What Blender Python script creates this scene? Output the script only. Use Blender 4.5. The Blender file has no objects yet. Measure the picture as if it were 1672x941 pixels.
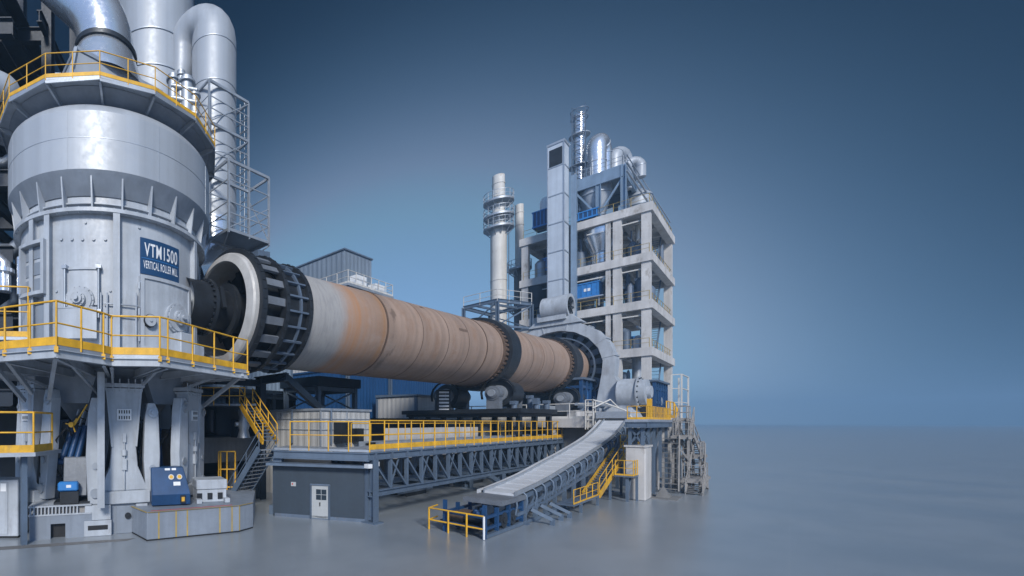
import bpy, bmesh, math, random
from math import sin, cos, pi, radians, atan2, sqrt, hypot
from mathutils import Vector, Matrix

random.seed(7)
sc = bpy.context.scene
COL = sc.collection

# ------------------------------------------------------------------ camera
# plant axes: x runs along the kiln, y across it; the camera stands at the origin, 5 m up
A1, A2 = 0.7955, 0.606
EYE = 5.0
cam = bpy.data.cameras.new('camera')
cam_ob = bpy.data.objects.new('camera', cam)
COL.objects.link(cam_ob)
cam_ob.location = (0, 0, EYE)
cam_ob.rotation_euler = (radians(90), 0, -atan2(A2, A1))
cam.sensor_fit = 'HORIZONTAL'
cam.sensor_width = 36.0
cam.lens = 700.0 / 1672.0 * 36.0
cam.shift_x = (836 - 370) / 1672.0
cam.shift_y = (690 - 470.5) / 1672.0
cam.clip_end = 6000
sc.camera = cam_ob

# ------------------------------------------------------------------ world and sun
SUN_EL, SUN_AZ = radians(33), radians(222)     # azimuth measured from +y towards +x
w = bpy.data.worlds.new('World'); sc.world = w; w.use_nodes = True
nt = w.node_tree; nt.nodes.clear()
out = nt.nodes.new('ShaderNodeOutputWorld'); bg = nt.nodes.new('ShaderNodeBackground')
sky = nt.nodes.new('ShaderNodeTexSky'); sky.sky_type = 'NISHITA'; sky.sun_disc = False
sky.sun_elevation = SUN_EL; sky.sun_rotation = SUN_AZ
sky.air_density = 1.0; sky.dust_density = 0.2; sky.ozone_density = 4.0
# a storm-dark blue sky, palest low down beyond the plant, deepening away from there, then brightened behind the camera as added fill
tc = nt.nodes.new('ShaderNodeTexCoord')
dot = nt.nodes.new('ShaderNodeVectorMath'); dot.operation = 'DOT_PRODUCT'
gaz = atan2(A2, A1) + radians(22)
gd = Vector((sin(gaz), cos(gaz), 0.02)).normalized()
dot.inputs[1].default_value = gd
ac = nt.nodes.new('ShaderNodeMath'); ac.operation = 'ARCCOSINE'
dv = nt.nodes.new('ShaderNodeMath'); dv.operation = 'DIVIDE'; dv.inputs[1].default_value = pi
ramp = nt.nodes.new('ShaderNodeValToRGB')
cr = ramp.color_ramp; cr.interpolation = 'B_SPLINE'
for p, c in ((0.0, (1.6, 1.22, .92)), (.08, (1.54, 1.16, .88)), (.14, (1.3, 1.0, .76)), (.19, (.36, .42, .39)), (.245, (.025, .08, .10)), (.31, (.025, .065, .085)), (.42, (.11, .12, .12)), (.56, (1.3, 1.06, .80)), (1.0, (2.8, 2.3, 1.75))):
    e = cr.elements[0] if p == 0.0 else (cr.elements[-1] if p == 1.0 else cr.elements.new(p))
    e.position = p; e.color = (*c, 1)
mul = nt.nodes.new('ShaderNodeMix'); mul.data_type = 'RGBA'; mul.blend_type = 'MULTIPLY'; mul.inputs[0].default_value = 1
sx = nt.nodes.new('ShaderNodeSeparateXYZ'); cx = nt.nodes.new('ShaderNodeCombineXYZ')
ab = nt.nodes.new('ShaderNodeMath'); ab.operation = 'ABSOLUTE'
ad = nt.nodes.new('ShaderNodeMath'); ad.operation = 'ADD'; ad.inputs[1].default_value = .30
nt.links.new(tc.outputs['Generated'], sx.inputs[0]); nt.links.new(sx.outputs[2], ab.inputs[0]); nt.links.new(ab.outputs[0], ad.inputs[0])
nt.links.new(sx.outputs[0], cx.inputs[0]); nt.links.new(sx.outputs[1], cx.inputs[1]); nt.links.new(ad.outputs[0], cx.inputs[2])
nz = nt.nodes.new('ShaderNodeVectorMath'); nz.operation = 'NORMALIZE'; nt.links.new(cx.outputs[0], nz.inputs[0]); nt.links.new(nz.outputs[0], sky.inputs['Vector'])
nt.links.new(tc.outputs['Generated'], dot.inputs[0])
nt.links.new(dot.outputs['Value'], ac.inputs[0]); nt.links.new(ac.outputs[0], dv.inputs[0])
nt.links.new(dv.outputs[0], ramp.inputs[0])
nt.links.new(sky.outputs[0], mul.inputs[6]); nt.links.new(ramp.outputs[0], mul.inputs[7])
nt.links.new(mul.outputs[2], bg.inputs[0]); nt.links.new(bg.outputs[0], out.inputs[0])
bg.inputs[1].default_value = 0.15

sl = bpy.data.lights.new('sun', 'SUN'); sun = bpy.data.objects.new('sun', sl); COL.objects.link(sun)
sl.energy = 2.6; sl.angle = radians(12); sl.color = (1.0, .955, .89)
sd = Vector((sin(SUN_AZ) * cos(SUN_EL), cos(SUN_AZ) * cos(SUN_EL), sin(SUN_EL)))
sun.rotation_euler = sd.to_track_quat('Z', 'Y').to_euler()
sun.location = sd * 120
sc.view_settings.view_transform = 'Standard'; sc.view_settings.look = 'None'
sc.view_settings.gamma = 1; sc.view_settings.use_curve_mapping = False
sc.view_settings.exposure = 0.55

# ------------------------------------------------------------------ coordinates
def W(X, Y, z=0.0):
    return Vector((A1 * X + A2 * Y, -A2 * X + A1 * Y, z))
def at(u, v, Y):
    return W((u - 370) / 700 * Y, Y, EYE + (690 - v) / 700 * Y)
def gp(u, v):
    Y = 3500 / (v - 690); return W((u - 370) / 700 * Y, Y, 0)
def on_z(u, v, z):
    return at(u, v, (z - EYE) * 700 / (690 - v))
def on_t(u, v, t):
    return at(u, v, t / (A1 - A2 * (u - 370) / 700))
def on_s(u, v, s):
    return at(u, v, s / (A2 + A1 * (u - 370) / 700))
KA, KN = Vector((.8297, .5582)), Vector((-.5582, .8297))
def KS(q, wd, z):
    return W(KN.x * wd + KA.x * q, KN.y * wd + KA.y * q, z)
KDIR = (KS(1, 0, 0) - KS(0, 0, 0)).normalized()
KPERP = (KS(0, 1, 0) - KS(0, 0, 0)).normalized()
KZ, KW = 11.23, 20.0

# ------------------------------------------------------------------ materials
def mat(name, col, rough=.5, metal=0.0, var=.22, vs=.7, streak=0.0, bump=.08, bs=14, rust=None, rust_amt=.0, corr=0.0, corr_s=3.2, spec=.5, ring=0.0, sv=(2.2, 2.2, .12)):
    m = bpy.data.materials.new(name); m.use_nodes = True
    n = m.node_tree.nodes; l = m.node_tree.links
    b = n['Principled BSDF']
    b.inputs['Metallic'].default_value = metal
    b.inputs['Specular IOR Level'].default_value = spec
    t = n.new('ShaderNodeTexCoord')
    def noise(scale, detail=6, vec=None, rough=.6):
        x = n.new('ShaderNodeTexNoise'); x.inputs['Scale'].default_value = scale
        x.inputs['Detail'].default_value = detail; x.inputs['Roughness'].default_value = rough
        l.new(vec if vec is not None else t.outputs['Object'], x.inputs['Vector']); return x.outputs['Fac']
    def mapped(s):
        mp = n.new('ShaderNodeMapping'); mp.inputs['Scale'].default_value = s
        l.new(t.outputs['Object'], mp.inputs['Vector']); return mp.outputs['Vector']
    def rng(f, a, bb, c, d):
        x = n.new('ShaderNodeMapRange'); x.inputs[1].default_value = a; x.inputs[2].default_value = bb
        x.inputs[3].default_value = c; x.inputs[4].default_value = d; l.new(f, x.inputs[0]); return x.outputs[0]
    def mixc(f, a, bb, blend='MIX'):
        x = n.new('ShaderNodeMix'); x.data_type = 'RGBA'; x.blend_type = blend
        if isinstance(f, float): x.inputs[0].default_value = f
        else: l.new(f, x.inputs[0])
        for i, c in ((6, a), (7, bb)):
            if isinstance(c, tuple): x.inputs[i].default_value = (*c, 1)
            else: l.new(c, x.inputs[i])
        return x.outputs[2]
    lo = tuple(c * (1 - var) for c in col); hi = tuple(min(1, c * (1 + var * .6)) for c in col)
    f1 = noise(vs)
    c = mixc(rng(f1, .3, .7, 0, 1), lo, hi)
    f3 = noise(vs * 9, 5)
    c = mixc(rng(f3, .3, .75, 0, .35), c, lo)
    if streak:
        f2 = noise(1.0, 5, mapped(sv))
        c = mixc(rng(f2, .42, .68, 0, streak), c, tuple(x * .55 for x in col))
    if ring:
        f2 = noise(1.0, 6, mapped((1.6, .05, .05)))
        c = mixc(rng(f2, .38, .7, 0, ring), c, tuple(x * .6 for x in col))
    if rust:
        f4 = noise(1.0, 8, mapped((.9, .9, .35)), .7)
        c = mixc(rng(f4, .58 - rust_amt * .2, .72 - rust_amt * .1, 0, .85), c, rust)
    l.new(c, b.inputs['Base Color'])
    l.new(rng(f3, .2, .8, max(.04, rough - .1), min(1, rough + .14)), b.inputs['Roughness'])
    bp = n.new('ShaderNodeBump'); bp.inputs['Strength'].default_value = bump * 3; bp.inputs['Distance'].default_value = .03
    l.new(noise(bs, 4), bp.inputs['Height'])
    last = bp
    if corr:
        sp = n.new('ShaderNodeSeparateXYZ'); l.new(t.outputs['Object'], sp.inputs[0])
        ad = n.new('ShaderNodeMath'); ad.operation = 'ADD'; l.new(sp.outputs[0], ad.inputs[0]); l.new(sp.outputs[1], ad.inputs[1])
        ml = n.new('ShaderNodeMath'); ml.operation = 'MULTIPLY'; l.new(ad.outputs[0], ml.inputs[0]); ml.inputs[1].default_value = corr_s * 2 * pi
        sn = n.new('ShaderNodeMath'); sn.operation = 'SINE'; l.new(ml.outputs[0], sn.inputs[0])
        cl = n.new('ShaderNodeClamp'); cl.inputs[1].default_value = -.5; cl.inputs[2].default_value = .5; l.new(sn.outputs[0], cl.inputs[0])
        b2 = n.new('ShaderNodeBump'); b2.inputs['Strength'].default_value = corr; b2.inputs['Distance'].default_value = .06
        l.new(cl.outputs[0], b2.inputs['Height']); l.new(bp.outputs[0], b2.inputs['Normal']); last = b2
    l.new(last.outputs[0], b.inputs['Normal'])
    return m

M = {}
M['mill'] = mat('mill_paint', (.43, .47, .52), .42, .0, .24, .6, .5, .03, 9, (.27, .28, .30), .14)
M['drum'] = mat('brushed_drum', (.37, .405, .45), .44, .15, .06, .3, .35, .01, 4, sv=(1.6, 1.6, .02))
M['shade_paint'] = mat('shaded_mill_grey', (.22, .255, .305), .5, .0, .2, .6, .35, .03)  # mill grey with shade put into the colour, for undersides and low parts
M['silo'] = mat('silo_skin', (.36, .395, .44), .45, .12, .10, .3, .35, .015, 4, sv=(1.8, 1.8, .02))
M['shiny'] = mat('polished_duct', (.72, .75, .79), .2, .78, .1, .5, .15, .05, 1.6)
M['galv'] = mat('galvanised', (.40, .44, .49), .45, .5, .2, 1.0, .2, .04)
M['steel'] = mat('slate_steel', (.11, .15, .21), .45, .1, .25, 1.0, .35, .05, 14, (.12, .09, .07), .02)
M['lsteel'] = mat('pale_blue_steel', (.115, .16, .225), .45, .15, .2, .8, .35, .04)
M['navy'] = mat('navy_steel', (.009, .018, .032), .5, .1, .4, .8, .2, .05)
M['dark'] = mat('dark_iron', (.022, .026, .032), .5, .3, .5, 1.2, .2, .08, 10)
M['iron'] = mat('black_iron_ring', (.045, .052, .062), .42, .5, .35, 1.0, .2, .05, 10)
M['yellow'] = mat('yellow_paint', (.76, .42, .025), .48, 0, .3, 2.2, .35, .03, 20, (.30, .19, .07), .12)
M['dull_grey'] = mat('dull_grey_steel', (.16, .18, .21), .5, .1, .3, 1.2, .3, .04)  # plain dull grey of pump tank, cage bars, bearings and tail hood
M['oldyellow'] = mat('worn_yellow', (.40, .29, .08), .6, 0, .3, 1.6, .25, .03)
M['blue'] = mat('blue_paint', (.014, .062, .165), .42, .1, .3, .9, .3, .04)
M['bblue'] = mat('bright_blue', (.03, .19, .50), .4, 0, .2, 2, .1, .03)
M['blueclad'] = mat('blue_cladding', (.012, .07, .20), .45, .1, .2, .3, .35, .02, 8, corr=.5, corr_s=1.6)
M['greyclad'] = mat('grey_cladding', (.22, .27, .33), .45, .2, .15, .3, .3, .02, 8, corr=.6, corr_s=1.3)
M['paleclad'] = mat('pale_cladding', (.50, .50, .49), .5, .1, .12, .3, .35, .02, 8, corr=.45, corr_s=1.8)
M['skyclad'] = mat('light_blue_cladding', (.28, .37, .48), .45, .2, .12, .3, .3, .02, 8, corr=.6, corr_s=1.8)
M['concrete'] = mat('concrete', (.56, .55, .54), .8, 0, .25, .35, .55, .12, 8, (.22, .19, .155), .1, sv=(1.1, 1.1, .08))
M['dconcrete'] = mat('stained_concrete', (.20, .20, .20), .85, 0, .35, .4, .55, .15, 8, (.10, .09, .08), .15)
M['slate'] = mat('slate_wall', (.026, .042, .062), .55, 0, .14, .4, .3, .02, 8, corr=.12, corr_s=1.2)
M['door'] = mat('door_paint', (.36, .38, .39), .5, 0, .1, 1, .1, .02)
M['white'] = mat('white_paint', (.72, .74, .76), .5, 0, .08, 1, .1, .02)
M['blueframe'] = mat('blue_grey_steel', (.19, .27, .37), .45, .1, .2, .8, .35, .04)
M['shaftskin'] = mat('pale_sheet_metal', (.50, .555, .62), .42, .1, .14, .4, .3, .02, 6)
M['cover'] = mat('belt_cover', (.56, .585, .62), .45, .0, .14, .6, .15, .03)
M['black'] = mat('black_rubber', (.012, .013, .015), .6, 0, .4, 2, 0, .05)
M['glass'] = mat('dark_glass', (.02, .03, .04), .12, 0, .2, 1, 0, .0)
M['signblue'] = mat('sign_blue', (.012, .055, .14), .4, 0, .12, 1.2, .1, .01)
M['funnel'] = mat('worn_white_steel', (.46, .455, .44), .5, .1, .25, .8, .3, .05, 6, (.33, .27, .22), .1)
M['cream'] = mat('cream_steel', (.60, .59, .56), .6, 0, .14, .4, .45, .03, 8, (.30, .22, .16), .02)
M['wood'] = mat('weathered_grey_steel', (.30, .29, .28), .8, 0, .3, 1.2, .2, .15)
M['orange'] = mat('orange_paint', (.65, .2, .02), .5)
M['red'] = mat('red_paint', (.5, .06, .03), .5)
M['kiln'] = mat('rusted_shell', (.345, .248, .192), .62, .0, .2, .22, 0, .08, 6, (.25, .15, .095), .2, ring=.75)
M['kilngrey'] = mat('grey_shell', (.30, .30, .31), .6, .0, .2, .3, 0, .05, 6, (.26, .19, .14), .02, ring=.4)
M['rustband'] = mat('orange_rust', (.34, .21, .135), .68, .0, .2, .5, 0, .08, 6, (.25, .115, .05), .3, ring=.6)
M['rustdark'] = mat('dark_rust', (.13, .085, .06), .75, .1, .4, 1.0, 0, .1, 8)

# ------------------------------------------------------------------ mesh builder
SPLIT = set('column strut stringer bracket gusset motor_box post_clamp hoop corner_trim port shaft lubricator landing gallery_box gangway pivot_pin pipes seam_band gauge gauge_face stripe foot pulley support flange hatch brace downpipe band leg tie_rod hinge bearing_block seal_bar cage_bar cross_pipe lamp side_bracket pier inner_ring motor_box'.split())
class MB:
    def __init__(s): s.v = []; s.f = []; s.sm = []; s.pc = []
    def add(s, vs, fs, smooth=False):
        o = len(s.v); s.v += [Vector(v) for v in vs]; s.pc.append((o, len(s.v), len(s.f), len(s.f) + len(fs)))
        for f in fs: s.f.append([o + i for i in f]); s.sm.append(smooth)
        return s
    def hexa(s, p):     # 8 points: bottom 4 then top 4
        return s.add(p, [(3, 2, 1, 0), (4, 5, 6, 7), (0, 1, 5, 4), (1, 2, 6, 5), (2, 3, 7, 6), (3, 0, 4, 7)])
    def box(s, x0, x1, y0, y1, z0, z1):
        return s.hexa([(x0, y0, z0), (x1, y0, z0), (x1, y1, z0), (x0, y1, z0), (x0, y0, z1), (x1, y0, z1), (x1, y1, z1), (x0, y1, z1)])
    def obox(s, c, ax, ay, az):     # centre and three half-axis vectors
        c, ax, ay, az = Vector(c), Vector(ax), Vector(ay), Vector(az)
        return s.hexa([c - ax - ay - az, c + ax - ay - az, c + ax + ay - az, c - ax + ay - az, c - ax - ay + az, c + ax - ay + az, c + ax + ay + az, c - ax + ay + az])
    def beam(s, p, q, w=.1, h=None, side=None):
        p, q = Vector(p), Vector(q); h = w if h is None else h
        d = q - p
        if d.length < 1e-5: return s
        dn = d.normalized()
        if side is None:
            side = dn.cross(Vector((0, 0, 1)))
            if side.length < .05: side = Vector((1, 0, 0))
        side = Vector(side); side = (side - dn * side.dot(dn)).normalized(); up = side.cross(dn)
        return s.obox((p + q) / 2, side * w / 2, d / 2, up * h / 2)
    def ibeam(s, p, q, w=.3, h=.4, t=.05, side=None):
        p, q = Vector(p), Vector(q); dn = (q - p).normalized()
        if side is None:
            side = dn.cross(Vector((0, 0, 1)))
            if side.length < .05: side = Vector((1, 0, 0))
        side = Vector(side); side = (side - dn * side.dot(dn)).normalized(); up = side.cross(dn)
        for k in (-1, 1): s.beam(p + up * k * (h / 2 - t / 2), q + up * k * (h / 2 - t / 2), w, t, side)
        s.beam(p, q, t, h - 2 * t - .004, side); return s
    def tube(s, pts, r, n=8, caps=True):
        pts = [Vector(p) for p in pts]; k = len(pts)
        rs = r if isinstance(r, (list, tuple)) else [r] * k
        d0 = (pts[1] - pts[0]).normalized()
        a = d0.orthogonal().normalized(); rings = []
        vs = []
        for i, p in enumerate(pts):
            d = (pts[min(i + 1, k - 1)] - pts[max(i - 1, 0)]).normalized()
            a = (a - d * a.dot(d)).normalized(); b = d.cross(a)
            for j in range(n):
                th = 2 * pi * j / n; vs.append(p + (a * cos(th) + b * sin(th)) * rs[i])
        fs = [(i * n + j, i * n + (j + 1) % n, (i + 1) * n + (j + 1) % n, (i + 1) * n + j) for i in range(k - 1) for j in range(n)]
        s.add(vs, fs, True)
        if caps:
            o = len(vs)
            s.add(vs[:n], [tuple(range(n))]); s.add(vs[-n:], [tuple(range(n))])
        return s
    def cyl(s, p, q, r0, r1=None, n=16, caps=True):
        return s.tube([p, q], [r0, r0 if r1 is None else r1], n, caps)
    def lathe(s, prof, n=48, Mx=None, a0=0.0, a1=2 * pi, smooth=False, close=False):
        Mx = Mx or Matrix.Identity(4); full = abs(a1 - a0 - 2 * pi) < 1e-6
        m = n if full else n + 1
        def ring(r, z): return [Mx @ Vector((r * cos(a0 + (a1 - a0) * j / n), r * sin(a0 + (a1 - a0) * j / n), z)) for j in range(m)]
        segs = [prof] if smooth else [prof[i:i + 2] for i in range(len(prof) - 1)]
        if close and not smooth: segs.append([prof[-1], prof[0]])
        for sg in segs:
            vs = []
            for r, z in sg: vs += ring(r, z)
            fs = []
            for i in range(len(sg) - 1):
                for j in range(n):
                    k = (j + 1) % m if full else j + 1
                    fs.append((i * m + j, i * m + k, (i + 1) * m + k, (i + 1) * m + j))
            s.add(vs, fs, True)
        if not full and close:
            for j in (0, n): s.add([Mx @ Vector((r * cos(a0 + (a1 - a0) * j / n), r * sin(a0 + (a1 - a0) * j / n), z)) for r, z in prof], [tuple(range(len(prof)))])
        return s
    def prism(s, poly, z0, z1):
        n = len(poly); vs = [(p[0], p[1], z0) for p in poly] + [(p[0], p[1], z1) for p in poly]
        fs = [tuple(range(n))[::-1], tuple(range(n, 2 * n))] + [(i, (i + 1) % n, n + (i + 1) % n, n + i) for i in range(n)]
        return s.add(vs, fs)
    def slab(s, pts, d):     # polygon of 3-D points pushed along the vector d
        n = len(pts); pts = [Vector(p) for p in pts]; d = Vector(d)
        return s.add(pts + [p + d for p in pts], [tuple(range(n))[::-1], tuple(range(n, 2 * n))] + [(i, (i + 1) % n, n + (i + 1) % n, n + i) for i in range(n)])
    def pieces(s, tol=.03):      # the adds grouped into touching pieces, one builder each
        bb = []
        for a, b, _, _ in s.pc:
            q = s.v[a:b]; bb.append([min(v[i] for v in q) - tol for i in range(3)] + [max(v[i] for v in q) + tol for i in range(3)])
        n = len(bb); par = list(range(n))
        def find(i):
            while par[i] != i: par[i] = par[par[i]]; i = par[i]
            return i
        for i in range(n):
            for j in range(i):
                if all(bb[i][k] <= bb[j][k + 3] and bb[j][k] <= bb[i][k + 3] for k in range(3)): par[find(i)] = find(j)
        grp = {}
        for i in range(n): grp.setdefault(find(i), []).append(i)
        out_ = []
        for ids in grp.values():
            m_ = MB()
            for i in ids:
                a, b, f0, f1 = s.pc[i]
                o = len(m_.v); m_.v += s.v[a:b]
                for f, sm in zip(s.f[f0:f1], s.sm[f0:f1]): m_.f.append([o + k - a for k in f]); m_.sm.append(sm)
            out_.append(m_)
        return out_
    def build(s, name, m, parent=None, loc=None, bevel=0, weld=True):
        if name in SPLIT and parent is not None and len(s.pc) > 1:
            ps_ = s.pieces()
            if 1 < len(ps_) <= 100:
                return [q._build(name, m, parent, loc, bevel) for q in ps_][0]
        return s._build(name, m, parent, loc, bevel)
    def _build(s, name, m, parent=None, loc=None, bevel=0):
        base = Matrix.Identity(4)
        if parent is not None: base = world_of(parent)
        elif loc is not None: base = Matrix.Translation(loc)
        inv = base.inverted()
        me = bpy.data.meshes.new(name); me.from_pydata([inv @ v for v in s.v], [], s.f)
        me.polygons.foreach_set('use_smooth', s.sm)
        bm = bmesh.new(); bm.from_mesh(me)
        bmesh.ops.recalc_face_normals(bm, faces=bm.faces); bm.to_mesh(me); bm.free()
        me.materials.append(M[m] if isinstance(m, str) else m)
        o = bpy.data.objects.new(name, me); COL.objects.link(o)
        if parent is not None: o.parent = parent
        elif loc is not None: o.location = loc
        if bevel:
            b = o.modifiers.new('edge', 'BEVEL'); b.width = bevel; b.segments = 1; b.limit_method = 'ANGLE'; b.angle_limit = radians(50)
        return o

def world_of(o):
    m = Matrix.LocRotScale(o.location, o.rotation_euler, o.scale)
    return world_of(o.parent) @ m if o.parent else m
def thing(name, label, cat, loc=(0, 0, 0), rz=0, group=None):
    o = bpy.data.objects.new(name, None); COL.objects.link(o); o.location = loc; o.rotation_euler = (0, 0, rz)
    o.empty_display_size = .3
    o['label'] = label; o['category'] = cat
    if group: o['group'] = group
    return o
def tag(o, label, cat, group=None, kind=None):
    if kind: o['kind'] = kind
    else: o['label'] = label; o['category'] = cat
    if group: o['group'] = group
    return o
def dup(root, loc, label, rz=None):
    r = root.copy(); COL.objects.link(r); r.location = loc; r['label'] = label
    if rz is not None: r.rotation_euler = (0, 0, rz)
    for ch in list(root.children):
        c = ch.copy(); COL.objects.link(c); c.parent = r
        for g in ch.children:
            d = g.copy(); COL.objects.link(d); d.parent = c
    return r
def lerp(a, b, f): return a + (b - a) * f
def subdivide(path, sp):
    out_ = []
    for a, b in zip(path[:-1], path[1:]):
        k = max(1, round((b - a).length / sp))
        out_ += [lerp(a, b, i / k) for i in range(k)]
    return out_ + [path[-1]]
def railing(parent, path, h=1.3, sp=1.5, m='yellow', toe=.2, r=.032, mids=1, n=6, tm=None):
    path = [Vector(p) for p in path]; z = Vector((0, 0, 1)); mb = MB()
    for p in subdivide(path, sp): mb.cyl(p - z * .12, p + z * h, r, n=n)
    for k in range(mids + 1):
        hh = h * (k + 1) / (mids + 1)
        for a, b in zip(path[:-1], path[1:]): mb.cyl(a + z * hh, b + z * hh, r * .95 if k == mids else r * .75, n=n)
    o = mb.build('railing', m, parent)
    if toe:
        t = MB()
        for a, b in zip(path[:-1], path[1:]): t.beam(a + z * toe / 2, b + z * toe / 2, .025, toe)
        t.build('toe_board', tm or m, parent)
    return o
def stairs(parent, p0, p1, width, n, ms='steel', mtread='galv', mr='yellow', rail=1.1, r=.03, both=True):
    p0, p1 = Vector(p0), Vector(p1); d = p1 - p0; hd = Vector((d.x, d.y, 0)).normalized(); sd_ = Vector((hd.y, -hd.x, 0)) * width / 2
    st = MB()
    for k in (-1, 1): st.beam(p0 + sd_ * k, p1 + sd_ * k, .07, .32)
    st.build('stringer', ms, parent)
    tr = MB()
    for i in range(n):
        c = lerp(p0, p1, (i + .5) / n); tr.obox(c, sd_ * .96, hd * .14, Vector((0, 0, .02)))
    tr.build('treads', mtread, parent)
    if rail:
        for k in ((-1, 1) if both else (1,)):
            railing(parent, [p0 + sd_ * k, p1 + sd_ * k], rail, 1.5, mr, 0, r)

def kiln_shell():      # one painted and rusted tube: bare grey at the mouth, an orange rust bloom, then dusty brown
    m = M['kiln']; n = m.node_tree.nodes; l = m.node_tree.links; b = n['Principled BSDF']
    base = b.inputs['Base Color'].links[0].from_socket
    t = n.new('ShaderNodeTexCoord'); sp = n.new('ShaderNodeSeparateXYZ'); l.new(t.outputs['Object'], sp.inputs[0])
    def noise(s3, d=7, rough=.65):
        mp = n.new('ShaderNodeMapping'); mp.inputs['Scale'].default_value = s3; l.new(t.outputs['Object'], mp.inputs[0])
        x = n.new('ShaderNodeTexNoise'); x.inputs['Scale'].default_value = 1; x.inputs['Detail'].default_value = d; x.inputs['Roughness'].default_value = rough
        l.new(mp.outputs[0], x.inputs[0]); return x.outputs['Fac']
    def math_(op, a, bb):
        x = n.new('ShaderNodeMath'); x.operation = op
        for i, v in enumerate((a, bb)):
            if isinstance(v, (int, float)): x.inputs[i].default_value = v
            else: l.new(v, x.inputs[i])
        return x.outputs[0]
    def rng(f, a, bb, c, d):
        x = n.new('ShaderNodeMapRange'); x.interpolation_type = 'SMOOTHSTEP'
        for i, v in enumerate((a, bb, c, d)): x.inputs[i + 1].default_value = v
        l.new(f, x.inputs[0]); return x.outputs[0]
    def mix(f, a, c):
        x = n.new('ShaderNodeMix'); x.data_type = 'RGBA'; l.new(f, x.inputs[0])
        for i, v in ((6, a), (7, c)):
            if isinstance(v, tuple): x.inputs[i].default_value = (*v, 1)
            else: l.new(v, x.inputs[i])
        return x.outputs[2]
    X = math_('ADD', sp.outputs[0], math_('MULTIPLY', math_('SUBTRACT', noise((.5, .5, .5)), .5), 1.6))
    streak = noise((2.2, .12, .12)); blotch = noise((.35, .5, .5)); fine = noise((6, 1.2, 1.2))
    rust = mix(rng(streak, .34, .62, 0, 1), (.38, .195, .095), (.345, .235, .175))
    c = mix(rng(math_('ADD', X, math_('MULTIPLY', streak, 1.2)), 21.0, 24.4, 0, 1), rust, base)
    grey = mix(rng(fine, .4, .7, 0, 1), (.33, .325, .32), (.27, .265, .265))
    c = mix(rng(X, 19.2, 20.9, 0, 1), grey, c)
    band = math_('MULTIPLY', rng(sp.outputs[0], 24.3, 24.5, 0, 1), rng(sp.outputs[0], 25.0, 25.3, 1, 0))
    c = mix(math_('MULTIPLY', band, rng(noise((1.4, 1.1, 1.1)), .5, .6, 0, .75)), c, (.13, .09, .065))
    edge = math_('MULTIPLY', rng(sp.outputs[0], 23.0, 23.9, 0, 1), rng(sp.outputs[0], 24.0, 24.3, 1, 0))
    c = mix(math_('MULTIPLY', edge, rng(streak, .35, .6, .2, .8)), c, (.30, .15, .06))
    c = mix(rng(blotch, .55, .75, 0, .3), c, (.42, .36, .33))
    l.new(c, b.inputs['Base Color'])
kiln_shell()

# ------------------------------------------------------------------ ground
def floor_material():
    m = bpy.data.materials.new('polished_concrete'); m.use_nodes = True
    n = m.node_tree.nodes; l = m.node_tree.links; b = n['Principled BSDF']
    t = n.new('ShaderNodeTexCoord')
    def noise(s, d=6, sc3=None):
        x = n.new('ShaderNodeTexNoise'); x.inputs['Scale'].default_value = s; x.inputs['Detail'].default_value = d
        if sc3:
            mp = n.new('ShaderNodeMapping'); mp.inputs['Scale'].default_value = sc3; mp.inputs['Rotation'].default_value = (0, 0, .25)
            l.new(t.outputs['Object'], mp.inputs[0]); l.new(mp.outputs[0], x.inputs[0])
        else: l.new(t.outputs['Object'], x.inputs[0])
        return x.outputs['Fac']
    def rng(f, a, bb, c, d):
        x = n.new('ShaderNodeMapRange'); x.inputs[1].default_value = a; x.inputs[2].default_value = bb
        x.inputs[3].default_value = c; x.inputs[4].default_value = d; l.new(f, x.inputs[0]); return x.outputs[0]
    def mix(f, a, bb):
        x = n.new('ShaderNodeMix'); x.data_type = 'RGBA'; l.new(f, x.inputs[0])
        for i, c in ((6, a), (7, bb)):
            if isinstance(c, tuple): x.inputs[i].default_value = (*c, 1)
            else: l.new(c, x.inputs[i])
        return x.outputs[2]
    big = noise(.16, 8); mid = noise(1.0, 8, (.5, .9, 1)); fine = noise(5, 6)
    c = mix(rng(big, .35, .65, 0, 1), (.215, .245, .275), (.265, .295, .325))
    c = mix(rng(mid, .45, .7, 0, .4), c, (.185, .215, .245))
    c = mix(rng(fine, .5, .75, 0, .3), c, (.23, .25, .27))
    br = n.new('ShaderNodeTexBrick'); br.offset = 0; br.inputs['Scale'].default_value = 1
    br.inputs['Brick Width'].default_value = 9.0; br.inputs['Row Height'].default_value = 7.0; br.inputs['Mortar Size'].default_value = .028
    br.inputs['Mortar Smooth'].default_value = .6
    l.new(t.outputs['Object'], br.inputs['Vector'])
    c = mix(rng(br.outputs['Fac'], 0, 1, 0, .3), c, (.30, .32, .34))
    l.new(c, b.inputs['Base Color'])
    l.new(rng(big, .3, .7, .28, .34), b.inputs['Roughness'])
    b.inputs['Coat Weight'].default_value = .35; b.inputs['Coat IOR'].default_value = 1.6; b.inputs['Coat Roughness'].default_value = .2
    b.inputs['Specular IOR Level'].default_value = .75
    return m
M['floor'] = floor_material()
gm = MB(); gm.box(-1500, 1500, -1500, 1500, -.5, 0)
tag(gm.build('ground', 'floor'), None, None, kind='structure')
# dark strip set in the floor in front of the mill
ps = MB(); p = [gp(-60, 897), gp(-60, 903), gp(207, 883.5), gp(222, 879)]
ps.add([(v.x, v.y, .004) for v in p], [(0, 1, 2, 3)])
tag(ps.build('floor_strip', 'dconcrete'), None, None, kind='structure')

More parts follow.
